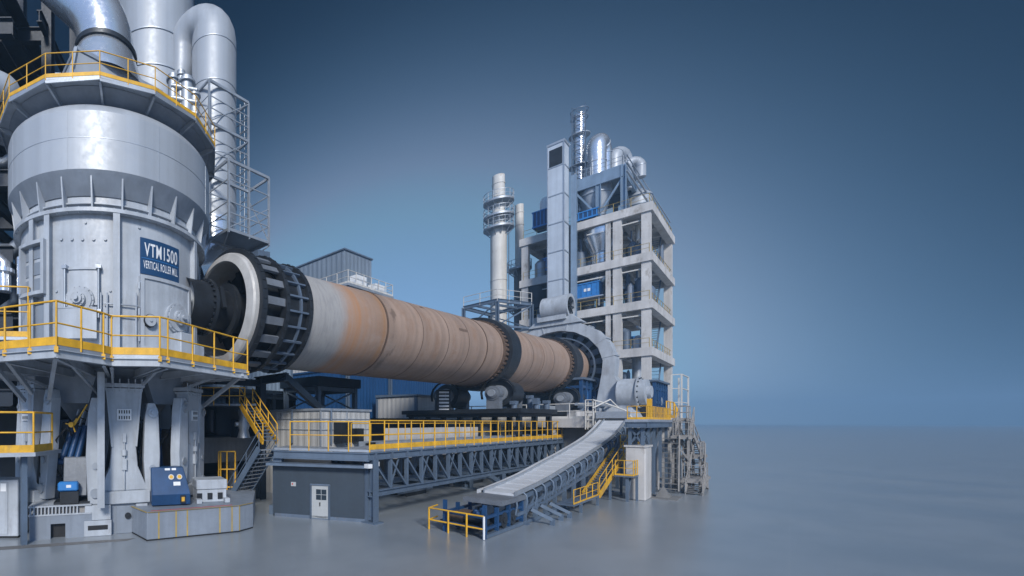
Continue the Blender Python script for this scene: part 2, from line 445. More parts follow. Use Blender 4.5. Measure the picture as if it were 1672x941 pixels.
# ------------------------------------------------------------------ vertical mill
C = W(-6.34, 24.2)
cdir = -C.normalized(); rgt = Vector((-cdir.y, cdir.x, 0))
if rgt.dot(Vector((A1, -A2, 0))) < 0: rgt = -rgt
ZV = Vector((0, 0, 1))
def er(ph): a = radians(ph); return cdir * cos(a) + rgt * sin(a)
def et(ph): a = radians(ph); return -cdir * sin(a) + rgt * cos(a)
def pol(ph, r, z): return C + er(ph) * r + ZV * z
def phi_at(u, R):
    d = W((u - 370) / 700, 1, 0)
    a = d.dot(d); b = -2 * d.dot(C); c = C.dot(C) - R * R
    disc = max(0, b * b - 4 * a * c); t = (-b - sqrt(disc)) / (2 * a)
    p = d * t - C; return math.degrees(atan2(p.dot(rgt), p.dot(cdir))), t
def on_mill(u, v, R):
    ph, Y = phi_at(u, R); return ph, EYE + (690 - v) / 700 * Y
def patch(mb, p0, p1, z0, z1, r0, r1, n=10):
    vs = []; fs = []
    for i in range(n + 1):
        ph = p0 + (p1 - p0) * i / n
        vs += [pol(ph, r0, z0), pol(ph, r1, z0), pol(ph, r1, z1), pol(ph, r0, z1)]
    for i in range(n):
        a = i * 4; b = a + 4
        for k in range(4): fs.append((a + k, a + (k + 1) % 4, b + (k + 1) % 4, b + k))
    fs += [(0, 1, 2, 3), tuple(n * 4 + k for k in (3, 2, 1, 0))]
    return mb.add(vs, fs)
MC = Matrix.Translation(C)
RB, RD = 4.76, 5.35
mill = thing('vertical_mill', 'huge pale grey vertical grinding mill with a wide shiny drum, standing on flared pedestal legs', 'mill', (C.x, C.y, 0))
def L(prof, n=96, smooth=False, **k):
    return MB().lathe(prof, n, MC, smooth=smooth, **k)
b = L([(RB + .02, 14.45), (RB + .34, 14.45), (RB + .34, 14.62), (RB + .02, 14.62)], close=True)
b.lathe([(RB + .02, 14.86), (RB + .14, 14.86), (RB + .14, 14.92), (RB + .02, 14.92)], 96, MC, close=True)
b.build('body_flange', 'mill', mill)
dr = L([(RB + .05, 15.25), (RD - .06, 16.05), (RD, 16.16)])
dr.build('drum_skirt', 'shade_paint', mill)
dr = L([(RD, 16.16), (RD, 17.55)]); dr.lathe([(RD, 17.57), (RD, 18.75)], 96, MC)
dr.build('drum', 'drum', mill)
L([(RD, 18.75), (RD - .05, 18.95), (RD - .22, 19.15), (RD - .55, 19.35), (4.7, 19.45), (4.2, 19.5), (4.2, 20.1)], smooth=True).build('drum_shoulder', 'drum', mill)
sm = MB()
for ph in (-62, -22, 22, 62, 118): sm.obox(pol(ph, RD, 17.45), et(ph) * .012, er(ph) * .012, ZV * 1.28)
sm.lathe([(RD, 17.545), (RD + .012, 17.55), (RD + .012, 17.57), (RD, 17.575)], 96, MC)
sm.build('drum_seam', 'galv', mill)
g = MB()
for k in range(24):
    ph = -180 + 15 * k + 4
    e, t = er(ph), et(ph) * .035
    q = [pol(ph, RB + .02, 14.63), pol(ph, RB + .30, 14.63), pol(ph, RD - .12, 15.98), pol(ph, RD - .24, 15.8), pol(ph, RB + .02, 15.3)]
    g.slab([x - t for x in q], t * 2)
g.build('gusset', 'mill', mill)
# vertical stiffening ribs on the body
for u in (60, 84, 190, 311):
    ph, _ = phi_at(u, RB); r = MB()
    r.obox(pol(ph, RB + .14, 11.2), et(ph) * .05, er(ph) * .14, ZV * 3.25)
    r.obox(pol(ph, RB + .29, 11.2), et(ph) * .15, er(ph) * .02, ZV * 3.25)
    r.build('rib', 'mill', mill)
for ph in (95, 130, 165, 200, 235, 265):
    r = MB(); r.obox(pol(ph, RB + .14, 11.2), et(ph) * .05, er(ph) * .14, ZV * 3.25); r.build('rib', 'mill', mill)
bo = MB()
for u in (101, 118, 135, 153, 172):
    ph, z = on_mill(u, 391, RB); bo.cyl(pol(ph, RB - .02, z), pol(ph, RB + .07, z), .075, n=10)
for u, v in ((93, 476), (180, 475), (176, 540), (228, 466), (228, 494), (140, 364), (227, 372)):
    ph, z = on_mill(u, v, RB); bo.cyl(pol(ph, RB - .02, z), pol(ph, RB + .06, z), .06, n=8)
for k in range(60):
    ph = k * 6; bo.cyl(pol(ph, RB + .24, 14.4), pol(ph, RB + .24, 14.68), .035, n=6)
bo.lathe([(RB, 7.5), (RB, 15.35)], 96, MC)
bo.build('lower_body', 'mill', mill)

def body_door(u0, u1, v0, v1, d, name, m='mill', frame=.12, inner=None, lip=.06):
    p0, z1 = on_mill(u0, v0, RB); p1, z0b = on_mill(u1, v1, RB)
    z1 = (on_mill(u0, v0, RB)[1]); z0 = on_mill(u0, v1, RB)[1]
    o = patch(MB(), p0, p1, z0, z1, RB - .1, RB + d).build(name, m, mill)
    fr = MB(); da = math.degrees(frame / RB)
    for a, b_, c_, e_ in ((p0, p1, z1 - frame, z1), (p0, p1, z0, z0 + frame), (p0, p0 + da, z0 + frame, z1 - frame), (p1 - da, p1, z0 + frame, z1 - frame)):
        patch(fr, a, b_, c_, e_, RB + d - .01, RB + d + lip)
    fr.build('frame', m, o)
    return o, p0, p1, z0, z1
# left: deep frame with shutters
o, p0, p1, z0, z1 = body_door(48, 84, 408, 492, .22, 'shutter_box', 'mill', .16, lip=.28)
s = MB()
for k in range(3): patch(s, p0 + 2, p1 - 2, lerp(z0, z1, .1 + k * .3), lerp(z0, z1, .33 + k * .3), RB + .2, RB + .25)
s.build('shutter', 'shade_paint', o)
body_door(50, 82, 500, 560, .12, 'lower_panel', 'shade_paint', .1)
# centre hatch with tie rods
o, p0, p1, z0, z1 = body_door(108, 164, 439, 500, .05, 'centre_hatch', 'mill', .09)
r = MB()
for ph in (p0 + .6, p1 - .6):
    r.cyl(pol(ph, RB + .2, z0 - .6), pol(ph, RB + .2, z1 + .12), .05, n=10)
    r.obox(pol(ph, RB + .16, z1), et(ph) * .12, er(ph) * .12, ZV * .08); r.obox(pol(ph, RB + .16, z0 - .3), et(ph) * .12, er(ph) * .12, ZV * .08)
r.build('tie_rod', 'galv', o)
body_door(98, 160, 506, 556, .32, 'hydraulic_cover', 'mill', .04, lip=.02)
# right: big access door
o, p0, p1, z0, z1 = body_door(226, 301, 452, 572, .34, 'access_door', 'mill', .16, lip=.07)
h = MB()
for f in (.15, .5, .85): h.cyl(pol(p0 - .6, RB + .3, lerp(z0, z1, f) - .15), pol(p0 - .6, RB + .3, lerp(z0, z1, f) + .15), .06, n=8)
h.build('hinge', 'galv', o)
def hub(u, v, R, rad, name):
    ph, z = on_mill(u, v, R); c = pol(ph, R, z); e = er(ph)
    m_ = MB()
    m_.cyl(c - e * .1, c + e * .10, rad, n=40); m_.cyl(c + e * .1, c + e * .17, rad * .86, n=40)
    m_.cyl(c + e * .17, c + e * .34, rad * .5, n=28); m_.cyl(c + e * .34, c + e * .46, rad * .34, n=24)
    m_.cyl(c + e * .46, c + e * .60, rad * .16, n=16)
    bb = m_
    for k in range(16):
        a = k * pi / 8; q = c + (et(ph) * cos(a) + ZV * sin(a)) * rad * .93
        bb.cyl(q + e * .08, q + e * .14, .035, n=6)
    for k in range(8):
        a = k * pi / 4; q = c + (et(ph) * cos(a) + ZV * sin(a)) * rad * .42
        bb.cyl(q + e * .3, q + e * .38, .03, n=6)
    m_.build(name, 'mill', mill)
    return c, e
hub(131, 491, RB + .05, .66, 'roller_hub'); hub(289, 521, RB + .35, .74, 'roller_hub')
ph, z = on_mill(243, 525, RB + .3); c = pol(ph, RB + .3, z); e = er(ph)
m_ = MB(); m_.cyl(c - e * .3, c + e * .22, .3, n=28); m_.build('pulley', 'black', mill)
m_ = MB(); m_.cyl(c + e * .22, c + e * .26, .27, n=28); m_.cyl(c + e * .26, c + e * .31, .07, n=12); m_.build('pulley_disc', 'mill', mill)
m_ = MB()
for u, v0, v1, d in ((303, 545, 585, .9), (322, 565, 590, .9)):
    ph, z1 = on_mill(u, v0, RB + d)
    m_.obox(pol(ph, RB + d * .6, (z1 + 7.95) / 2), et(ph) * .45, er(ph) * .5, ZV * (z1 - 7.95) / 2)
m_.build('bearing_block', 'mill', mill, bevel=.04)
m_ = MB()
for u in (175, 165, 222): 
    ph, z = on_mill(u, 500, RB + .1); m_.cyl(pol(ph, RB + .12, 8), pol(ph, RB + .12, z + .6), .045, n=8)
ph0, z = on_mill(170, 497, RB); ph1, _ = phi_at(226, RB)
for dz in (0, -.5): m_.tube([pol(lerp(ph0, ph1, i / 6), RB + .14, z + dz) for i in range(7)], .035, 8)
m_.build('grease_pipe', 'galv', mill)

# underside: hopper faces and bowl
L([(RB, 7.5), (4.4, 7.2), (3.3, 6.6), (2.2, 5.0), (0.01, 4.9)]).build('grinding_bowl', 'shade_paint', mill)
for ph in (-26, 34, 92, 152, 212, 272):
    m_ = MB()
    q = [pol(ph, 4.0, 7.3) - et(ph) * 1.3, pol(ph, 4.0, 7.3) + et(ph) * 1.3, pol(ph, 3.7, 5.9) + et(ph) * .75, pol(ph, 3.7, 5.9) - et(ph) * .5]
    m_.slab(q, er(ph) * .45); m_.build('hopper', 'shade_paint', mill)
# pedestal legs
LEG = [(-1.08, 1.9), (-.62, 3.0), (-.54, 3.9), (-.80, 6.55), (.80, 6.55), (.54, 3.9), (.62, 3.0), (1.08, 1.9)]
for ph in (5, 54, -54, 118, 178, 238):
    e, t = er(ph), et(ph)
    m_ = MB(); m_.slab([pol(ph, 4.35, z) + t * x for x, z in LEG], e * .62)
    o = m_.build('pedestal_leg', 'mill', mill, bevel=.03)
    f = MB(); f.obox(pol(ph, 4.66, 6.68), t * .92, e * .42, ZV * .09); f.obox(pol(ph, 4.66, 6.50), t * .84, e * .36, ZV * .05)
    for x in (-.8, -.5, -.2, .2, .5, .8): f.cyl(pol(ph, 5.0, 6.4) + t * x, pol(ph, 5.0, 6.98) + t * x, .035, n=6)
    for x in (-.66, .66): f.beam(pol(ph, 4.99, 3.9) + t * x * .8, pol(ph, 4.99, 6.45) + t * x * 1.14, .07, .1, e)
    f.build('leg_flange', 'mill', o)
    f = MB(); f.obox(pol(ph, 4.6, 1.62), t * 1.15, e * .62, ZV * .28); f.build('leg_base', 'mill', o, bevel=.03)
    f = MB()
    f.obox(pol(ph, 5.0, 5.35), t * .32, e * .05, ZV * .26); f.build('vent_plate', 'white', o)
    f = MB()
    for i in range(5):
        for k in (-1, 1): f.obox(pol(ph, 5.055, 5.35 + k * .13) + t * (i - 2) * .11, t * .026, e * .004, ZV * .075)
    f.build('vent_slots', 'black', o)
    f = MB(); f.cyl(pol(ph, 5.05, 1.95), pol(ph, 5.05, 4.4), .035, n=8); f.obox(pol(ph, 5.04, 3.1), t * .1, e * .07, ZV * .25); f.obox(pol(ph, 5.04, 4.3), t * .08, e * .06, ZV * .2)
    f.cyl(pol(ph, 5.04, 3.5), pol(ph, 5.04, 3.75), .12, n=10)
    f.build('pull_rod', 'mill', o)
# swing arms either side of each roller
def arm(ph, dt, r, z0, z1, lean, wd=.34, name='swing_arm'):
    e, t = er(ph), et(ph)
    m_ = MB(); base = pol(ph, r, 0) + t * dt
    q = [(-wd * .75, z0), (-wd * 1.05, lerp(z0, z1, .45)), (-wd * .85, lerp(z0, z1, .86)), (-wd * .5, z1), (wd * .4, z1), (wd * .85, lerp(z0, z1, .92)), (wd * 1.0, lerp(z0, z1, .5)), (wd * .75, z0)]
    sl_ = lambda z: lean * (z - z0) / (z1 - z0)
    m_.slab([base + t * (x + sl_(z)) + ZV * z for x, z in q], e * .5)
    o = m_.build(name, 'mill', mill, bevel=.03)
    f = MB(); cp = base + t * (sl_(z1) + .05) + ZV * (z1 - .45)
    f.cyl(cp + e * .48, cp + e * .58, wd * .62, n=20); f.cyl(cp + e * .58, cp + e * .66, wd * .25, n=12)
    cp = base + t * sl_(z0 + .4) + ZV * (z0 + .5); f.cyl(cp + e * .48, cp + e * .6, wd * .55, n=16)
    cp = base + t * sl_(lerp(z0, z1, .36)) + ZV * lerp(z0, z1, .36); f.cyl(cp + e * .48, cp + e * .56, wd * .4, n=16)
    f.build('pivot_pin', 'galv', o)
    return o
arm(5, -1.28, 4.55, 1.36, 6.1, .05, .38); arm(5, 1.3, 4.5, 1.2, 5.9, -.05, .37)
arm(-54, 1.25, 4.4, 1.5, 6.5, .55, .4); arm(-54, -1.1, 4.4, 1.5, 6.2, .3, .36)
arm(52, -1.35, 4.7, 1.4, 6.2, .1, .46); arm(58, 1.0, 4.4, 1.4, 6.0, .1, .36)
# slanted dark plates between the arms
for ph, dt in ((-26, .5), (32, -.2)):
    m_ = MB(); e, t = er(ph), et(ph)
    m_.slab([pol(ph, 3.4, 1.0) + t * (dt - .6), pol(ph, 3.4, 1.0) + t * (dt + .5), pol(ph, 2.6, 6) + t * (dt + .9), pol(ph, 2.6, 6) + t * (dt - .1)], e * .2)
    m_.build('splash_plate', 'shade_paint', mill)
m_ = L([(3.9, 0), (3.9, 1.0), (3.2, 1.2), (3.2, 4.6)], 64); m_.build('gearbox', 'dark', mill)
for ph in (5, 58, -54, 118, 178, 238):
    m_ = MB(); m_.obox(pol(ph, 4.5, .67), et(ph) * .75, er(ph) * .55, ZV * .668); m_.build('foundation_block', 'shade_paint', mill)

# hydraulic rams, blue, between the legs
def rams(name, label, ph, r, n_, z0, z1, yel=False, grp=None):
    o = thing(name, label, 'hydraulic ram', pol(ph, r, 0), group=grp); a = MB(); s = MB()
    e, t = er(ph), et(ph)
    for k in range(n_):
        b0 = pol(ph, r, z0) + t * (k - n_ / 2) * .36; b1 = pol(ph, r - .7, z1) + t * ((k - n_ / 2) * .3 + .35)
        a.cyl(b0, lerp(b0, b1, .62), .15, n=14); a.cyl(lerp(b0, b1, .6), lerp(b0, b1, .66), .19, n=14); s.cyl(lerp(b0, b1, .62), b1, .07, n=10)
        a.cyl(b0 - ZV * .1 - t * .2, b0 - ZV * .1 + t * .2, .16, n=12)
    a.build('cylinder', 'blue', o); s.build('piston_rod', 'galv', o)
    hs = MB()
    for k in range(4):
        b0 = pol(ph, r + .15, z0 + .5 + k * .3) + t * (.3 * k - .6)
        hs.tube([b0, b0 + e * .3 + ZV * .4, b0 + e * .25 + t * .4 + ZV * .9, b0 + t * .7 + ZV * .7], .035, 8)
    hs.build('hose', 'black', o)
    if yel:
        y = MB(); c = pol(ph, r + .5, 4.9) + t * .25
        for k in range(3):
            a_ = k * 2.1 + .9; y.beam(c, c + t * cos(a_) * .34 + ZV * sin(a_) * .36, .05, .05)
        y.beam(c + t * .1, c + t * .7 + ZV * .9, .06, .05); y.cyl(c + e * .02, c + e * .16, .12, n=12)
        y.build('lever', 'yellow', o)
rams('hydraulic_cylinder', 'pair of dark blue hydraulic cylinders with a yellow spoked lever, left of the middle pedestal', -24, 4.5, 3, 3.3, 5.6, True, 'hydraulic cylinders of the mill')
rams('hydraulic_cylinder', 'dark blue hydraulic cylinders rising behind the blue control box', 34, 4.0, 2, 2.8, 5.6, False, 'hydraulic cylinders of the mill')

# ------------------------------------------------------------------ name plate on the mill
def sign():
    R = RB + .05
    pa, _ = phi_at(229, R); pb, _ = phi_at(292, R)
    z1 = on_mill(229, 387, R)[1]; z0 = on_mill(229, 446, R)[1]
    s = MB(); patch(s, pa, pb, z0, z1, RB + .012, R, 16)
    o = s.build('mill_sign', 'signblue', None, loc=C)
    tag(o, 'curved dark blue name plate with white letters fixed to the mill body', 'sign')
    wid = pb - pa; H = z1 - z0
    def text(body, x0, x1, y0, y1, off):
        cu = bpy.data.curves.new('lettering', 'FONT'); cu.body = body; cu.size = 1; cu.space_character = 1.12; cu.offset = off; cu.resolution_u = 6
        to = bpy.data.objects.new('lettering', cu); COL.objects.link(to)
        dg = bpy.context.evaluated_depsgraph_get(); me = to.evaluated_get(dg).to_mesh()
        vs = [v.co.copy() for v in me.vertices]; fs = [tuple(p.vertices) for p in me.polygons]
        to.evaluated_get(dg).to_mesh_clear(); bpy.data.objects.remove(to)
        bm = bmesh.new(); bv = [bm.verts.new(v) for v in vs]
        for f in fs:
            try: bm.faces.new([bv[i] for i in f])
            except ValueError: pass
        bmesh.ops.triangulate(bm, faces=bm.faces)
        bm.verts.index_update()
        vs = [v.co.copy() for v in bm.verts]; fs = [tuple(v.index for v in f.verts) for f in bm.faces]; bm.free()
        xa = min(v.x for v in vs); xb = max(v.x for v in vs); ya = min(v.y for v in vs); yb = max(v.y for v in vs)
        out_ = []
        for v in vs:
            fx = lerp(x0, x1, (v.x - xa) / (xb - xa)); fy = lerp(y0, y1, (v.y - ya) / (yb - ya))
            out_.append(pol(pa + wid * fx, R + .008, z0 + H * fy))
        t = MB(); t.add(out_, fs); t.build('lettering', 'white', o)
    text('VTM1500', .09, .94, .50, .88, .014)
    text('VERTICAL ROLLER MILL', .07, .95, .16, .38, .010)
    s = MB(); patch(s, pa + wid * .03, pb - wid * .03, z0 + H * .437, z0 + H * .45, R, R + .006, 16); s.build('rule', 'bblue', o)
sign()

# ------------------------------------------------------------------ service deck round the mill
DZ = 7.62
dpx = [(-45, 578), (8, 570), (92, 563), (169, 576), (182, 579), (261, 580), (274, 582), (379, 604), (405, 615)]
dp = [on_z(u, v, DZ) for u, v in dpx]; dp[-2] = at(381, 602, 20.6); dp[-1] = at(404, 606, 21.4); dp[-2].z = dp[-1].z = DZ
back = [pol(a, 6.6, DZ) for a in (110, 140, 175, 210, 245)]
deck = thing('mill_platform', 'service platform with yellow railings wrapped round the lower mill body', 'platform', (C.x, C.y, 0))
MB().prism([(p.x, p.y) for p in dp + back], DZ - .14, DZ).build('deck', 'galv', deck)
fa = MB()
for a, b_ in zip(dp[:-1], dp[1:]): fa.ibeam(a - ZV * .30, b_ - ZV * .30, .18, .30, .03)
fa.build('edge_beam', 'mill', deck)
bm_ = MB()
for i, p in enumerate(subdivide(dp, 1.9)):
    q = C + (p - C).normalized() * 4.8; q.z = DZ - .36; p2 = p.copy(); p2.z = DZ - .34
    d = (p2 - q)
    if d.length > .5: bm_.ibeam(q, p2 - d.normalized() * .12, .14, .34, .025)
    q2 = C + (p - C).normalized() * 4.7; q2.z = DZ - 1.3
    if i % 2 == 0: bm_.beam(q2, q + (p2 - q) * .8, .1, .12)
bm_.build('bracket', 'mill', deck)
railing(deck, dp, 1.48, 1.3, 'yellow', .28, .04, 1, 8)
cl = MB()
for u, Yc in ((165, 18.45), (52, 20.2), (38, 21.0)):
    p = at(u, 600, Yc); z_ = 1.34 if u == 165 else 0
    cl.ibeam((p.x, p.y, z_), (p.x, p.y, DZ - .46), .30, .30, .04, side=et(0))
cl.build('column', 'mill', deck)
st = MB(); p = on_z(8, 572, DZ - .4); q = on_z(50, 585, 5.6) 
for (ua, va), (ub, vb), Y in (((5, 580), (52, 642), 16.0), ((92, 573), (80, 650), 15.0), ((-20, 585), (40, 655), 16.4), ((396, 612), (330, 665), 21.0)):
    st.beam(at(ua, va, Y), at(ub, vb, Y + 3.0), .15, .18)
st.build('strut', 'mill', deck)
fz = MB()
for p in subdivide(dp, 1.45): fz.obox(p - ZV * .16, et(0) * .07, er(0) * .07, ZV * .1)
fz.build('post_clamp', 'yellow', deck)

# upper ring platform
UZ = 19.98
ur = thing('drum_platform', 'upper ring platform with thin yellow railings above the shiny drum', 'platform', (C.x, C.y, 0))
angs = [-180 + 24 * k + 6 for k in range(15)]
oct_ = [pol(a, 5.78, UZ) for a in angs]; inn = [pol(a, 4.1, UZ) for a in angs]
d_ = MB()
for i in range(15):
    j = (i + 1) % 15
    d_.hexa([x - ZV * .1 for x in (inn[i], oct_[i], oct_[j], inn[j])] + [inn[i], oct_[i], oct_[j], inn[j]])
d_.build('deck', 'galv', ur)
d_ = MB()
for i in range(15): d_.beam(oct_[i] - ZV * .2, oct_[(i + 1) % 15] - ZV * .14, .06, .12)
d_.build('edge_beam', 'galv', ur)
d_ = MB()
for i in range(15):
    a = angs[i]; t = et(a) * .05
    q = [pol(a, 4.6, UZ - .12), pol(a, 5.7, UZ - .12), pol(a, 5.7, UZ - .26), pol(a, 4.75, 19.42), pol(a, 4.6, 19.42)]
    d_.slab([x - t for x in q], t * 2)
d_.build('bracket', 'galv', ur)
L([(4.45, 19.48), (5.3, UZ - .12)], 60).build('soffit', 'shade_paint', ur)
railing(ur, oct_ + [oct_[0]], 1.05, 1.3, 'yellow', .16, .026, 1, 6)

# transition hood, cone and elbow duct on the mill's head
hood = thing('mill_hood', 'square sloping sheet metal hood on top of the mill', 'hood', (C.x, C.y, UZ))
hc = at(125, 72, 20.4); hc.z = 0; HZ = 22.8
hb = [hc + Vector((x, y, UZ)) for x, y in ((-.6, -.6), (5.2, -.6), (5.2, 5.0), (-.6, 5.0))]; ht = [hc + Vector((x, y, HZ)) for x, y in ((0, 0), (4.6, 0), (4.6, 4.6), (0, 4.6))]
h_ = MB(); h_.hexa(hb + ht); h_.build('hood_shell', 'silo', hood)
h_ = MB()
for i in range(4):
    h_.beam(hb[i], ht[i], .16, .16); h_.beam(ht[i], ht[(i + 1) % 4], .18, .18); h_.beam(lerp(hb[i], ht[i], .5), lerp(hb[(i + 1) % 4], ht[(i + 1) % 4], .5), .1, .14)
h_.build('hood_frame', 'galv', hood)
duct = thing('exhaust_duct', 'mirror bright elbow duct rising out of the mill head', 'duct', (C.x, C.y, UZ + 2.6))
HC = W((174 - 370) / 700 * 23.0, 23.0); MH = Matrix.Translation(HC)
MB().lathe([(2.05, HZ - .1), (2.0, HZ + .15), (1.50, HZ + 1.75)], 48, MH, smooth=True).build('cone', 'shiny', duct)
MB().lathe([(1.40, HZ + 1.7), (1.62, HZ + 1.7), (1.62, HZ + 1.92), (1.40, HZ + 1.92)], 48, MH, close=True).build('collar', 'iron', duct)
side = (-rgt * .86 - cdir * -.15 + cdir * -.5).normalized()
pts = [HC + ZV * (HZ + 1.75)]
for k in range(0, 9):
    a = radians(6 * k); pts.append(HC + ZV * (HZ + 1.95) + side * 4.2 * (1 - cos(a)) + ZV * 4.2 * sin(a))
dirn = (pts[-1] - pts[-2]).normalized(); pts += [pts[-1] + dirn * 1.5, pts[-1] + dirn * 9]
MB().tube(pts, 1.46, 40).build('elbow', 'shiny', duct)
sm = MB()
for i in (3, 5, 7, 9):
    d = (pts[i + 1] - pts[i - 1]).normalized(); sm.tube([pts[i] - d * .04, pts[i] + d * .04], 1.45, 40)
sm.build('seam_band', 'galv', duct)

# ------------------------------------------------------------------ things round the mill's foot
pl = [gp(207, 866), gp(240, 884), gp(390, 869), gp(413, 862.5)]
inner = [at(413, 836, 22.5), at(300, 830, 24.0), at(207, 833, 21)]
fp = thing('plinth', 'low grey steel plinth with yellow stripes at the foot of the mill', 'plinth', (pl[1].x, pl[1].y, 0))
poly = [(p.x, p.y) for p in pl] + [(p.x, p.y) for p in (W(1.6, 24), W(-1.5, 24.5), W(-4.2, 21.8))]
MB().prism(poly, .05, 1.2).build('plinth_body', 'shade_paint', fp, bevel=.02)
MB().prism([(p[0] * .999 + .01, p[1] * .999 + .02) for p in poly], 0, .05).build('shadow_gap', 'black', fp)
yl = MB(); V2 = lambda p, z: Vector((p.x, p.y, z))
nrm = lambda a, b_: (lambda d: Vector((d.y, -d.x, 0)).normalized())(b_ - a)
for i, fs in ((1, (.12, .30, .42, .78, .92)), (0, ()), (2, (.05,))):
    a, b_ = pl[i], pl[i + 1]; n_ = nrm(a, b_)
    if n_.dot(a) > 0: n_ = -n_
    for f in fs:
        p = lerp(a, b_, f); d = (b_ - a).normalized() * .045
        yl.obox(V2(p, .62) + n_ * .003, d * .7, n_ * .003, ZV * .56)
    yl.obox(V2((a + b_) / 2, 1.203), (b_ - a) / 2 * .985, n_ * -.05, ZV * .003)
yl.build('stripe', 'oldyellow', fp)
rl = MB(); rl.obox(V2((pl[1] + pl[2]) / 2, 1.204) - nrm(pl[1], pl[2]) * (-.28 if nrm(pl[1], pl[2]).dot(pl[1]) > 0 else .28), (pl[2] - pl[1]) / 2 * .9, Vector((.02, .03, 0)), ZV * .004)
rl.build('red_stripe', 'red', fp)

def frame_at(p, face=None):     # axes of an object that faces the camera-ish mill tangent
    n_ = Vector((-p.x, -p.y, 0)).normalized(); return n_, Vector((-n_.y, n_.x, 0))
# blue control desk
bp_ = W(-2.55, 19.9, 1.2); n_ = cdir; t_ = rgt
box = thing('control_desk', 'sloping dark blue steel control box with round gauges on the striped plinth', 'control box', bp_)
m_ = MB()
q_ = ((-.7, .05), (.45, .05), (.55, .55), (-.05, 1.72), (-.7, 1.72)); lo_ = [bp_ + t_ * -.95 + n_ * x + ZV * z for x, z in q_]; hi_ = [bp_ + t_ * (.8 - .22 * max(0, z - .55)) + n_ * x + ZV * z for x, z in q_]
m_.add(lo_ + hi_, [(4, 3, 2, 1, 0), (5, 6, 7, 8, 9)] + [(i, (i + 1) % 5, 5 + (i + 1) % 5, 5 + i) for i in range(5)])
m_.build('desk_body', 'blue', box, bevel=.03)
sl1 = Vector((0, 0, 1)) * 1.17 + n_ * -.6; sl1n = sl1.normalized(); fn = (n_ * 1.17 + ZV * .6).normalized()
def on_desk(a, f): return bp_ + t_ * a + n_ * .55 + ZV * .55 + sl1 * f
g_ = MB(); g2 = MB()
for a in (-.05, .33):
    p = on_desk(a, .62); g_.cyl(p, p + fn * .05, .13, n=20); g2.cyl(p + fn * .05, p + fn * .055, .085, n=20)
g_.build('gauge', 'cream', box); g2.build('gauge_face', 'yellow', box)
g_ = MB(); g_.obox(on_desk(.2, .38), t_ * .16, sl1n * .09, fn * .012); g_.obox(on_desk(-.2, .92), t_ * .12, sl1n * .05, fn * .012); g_.obox(on_desk(.1, .92), t_ * .1, sl1n * .05, fn * .012)
g_.build('plate', 'white', box)
g_ = MB(); g_.obox(bp_ + t_ * .45 + n_ * .52 + ZV * .32, t_ * .12, n_ * .05, ZV * .18); g_.build('latch', 'dark', box)
g_ = MB(); g_.obox(bp_ + t_ * .45 + n_ * .565 + ZV * .32, t_ * .07, n_ * .012, ZV * .1); g_.build('latch_plate', 'yellow', box)

# stepped bearing housing on the plinth
bp_ = W(-.85, 21.0, 1.2)
hs = thing('bearing_housing', 'stepped pale grey bearing housing on the right end of the striped plinth', 'housing', bp_)
m_ = MB(); m_.obox(bp_ + ZV * .3, t_ * .72, n_ * .6, ZV * .3); m_.build('lower_housing', 'mill', hs, bevel=.03)
m_ = MB(); m_.obox(bp_ + ZV * .84, t_ * .75, n_ * .64, ZV * .23); m_.build('upper_housing', 'mill', hs, bevel=.04)
m_ = MB()
for a in (-.6, -.1, .4): m_.obox(bp_ + ZV * .3 + t_ * a + n_ * .61, t_ * .12, n_ * .03, ZV * .15)
m_.build('port', 'dark', hs)
m_ = MB()
for a in (-.75, .75): m_.obox(bp_ + ZV * .12 + t_ * a * .9 + n_ * .75, t_ * .12, n_ * .2, ZV * .1)
m_.build('foot', 'mill', hs)

# finned gearbox base left
bp_ = W(-7.35, 19.2, 0); 
fb = thing('finned_machine_bed', 'grey motor base with a square opening and a comb of fins', 'machine base', bp_)
m_ = MB(); 
m_.obox(bp_ + ZV * .5 - t_ * .82, t_ * .42, n_ * .75, ZV * .5); m_.obox(bp_ + ZV * .5 + t_ * .75, t_ * .55, n_ * .75, ZV * .5); m_.obox(bp_ + ZV * .82 - t_ * .1, t_ * .31, n_ * .75, ZV * .18)
m_.build('base_block', 'shade_paint', fb)
m_ = MB(); m_.obox(bp_ + ZV * .32 - t_ * .1, t_ * .30, n_ * .5, ZV * .32); m_.build('opening', 'black', fb)
m_ = MB(); m_.obox(bp_ + ZV * 1.03, t_ * 1.28, n_ * .78, ZV * .03); m_.obox(bp_ + ZV * 1.4, t_ * 1.28, n_ * .78, ZV * .03)
for k in range(14): m_.obox(bp_ + ZV * 1.2 + t_ * (-1.2 + k * .145) + n_ * .72, t_ * .025, n_ * .05, ZV * .18)
m_.build('fins', 'mill', fb)
m_ = MB(); m_.obox(bp_ + ZV * 1.2, t_ * 1.1, n_ * .6, ZV * .15); m_.build('pallet', 'wood', fb)
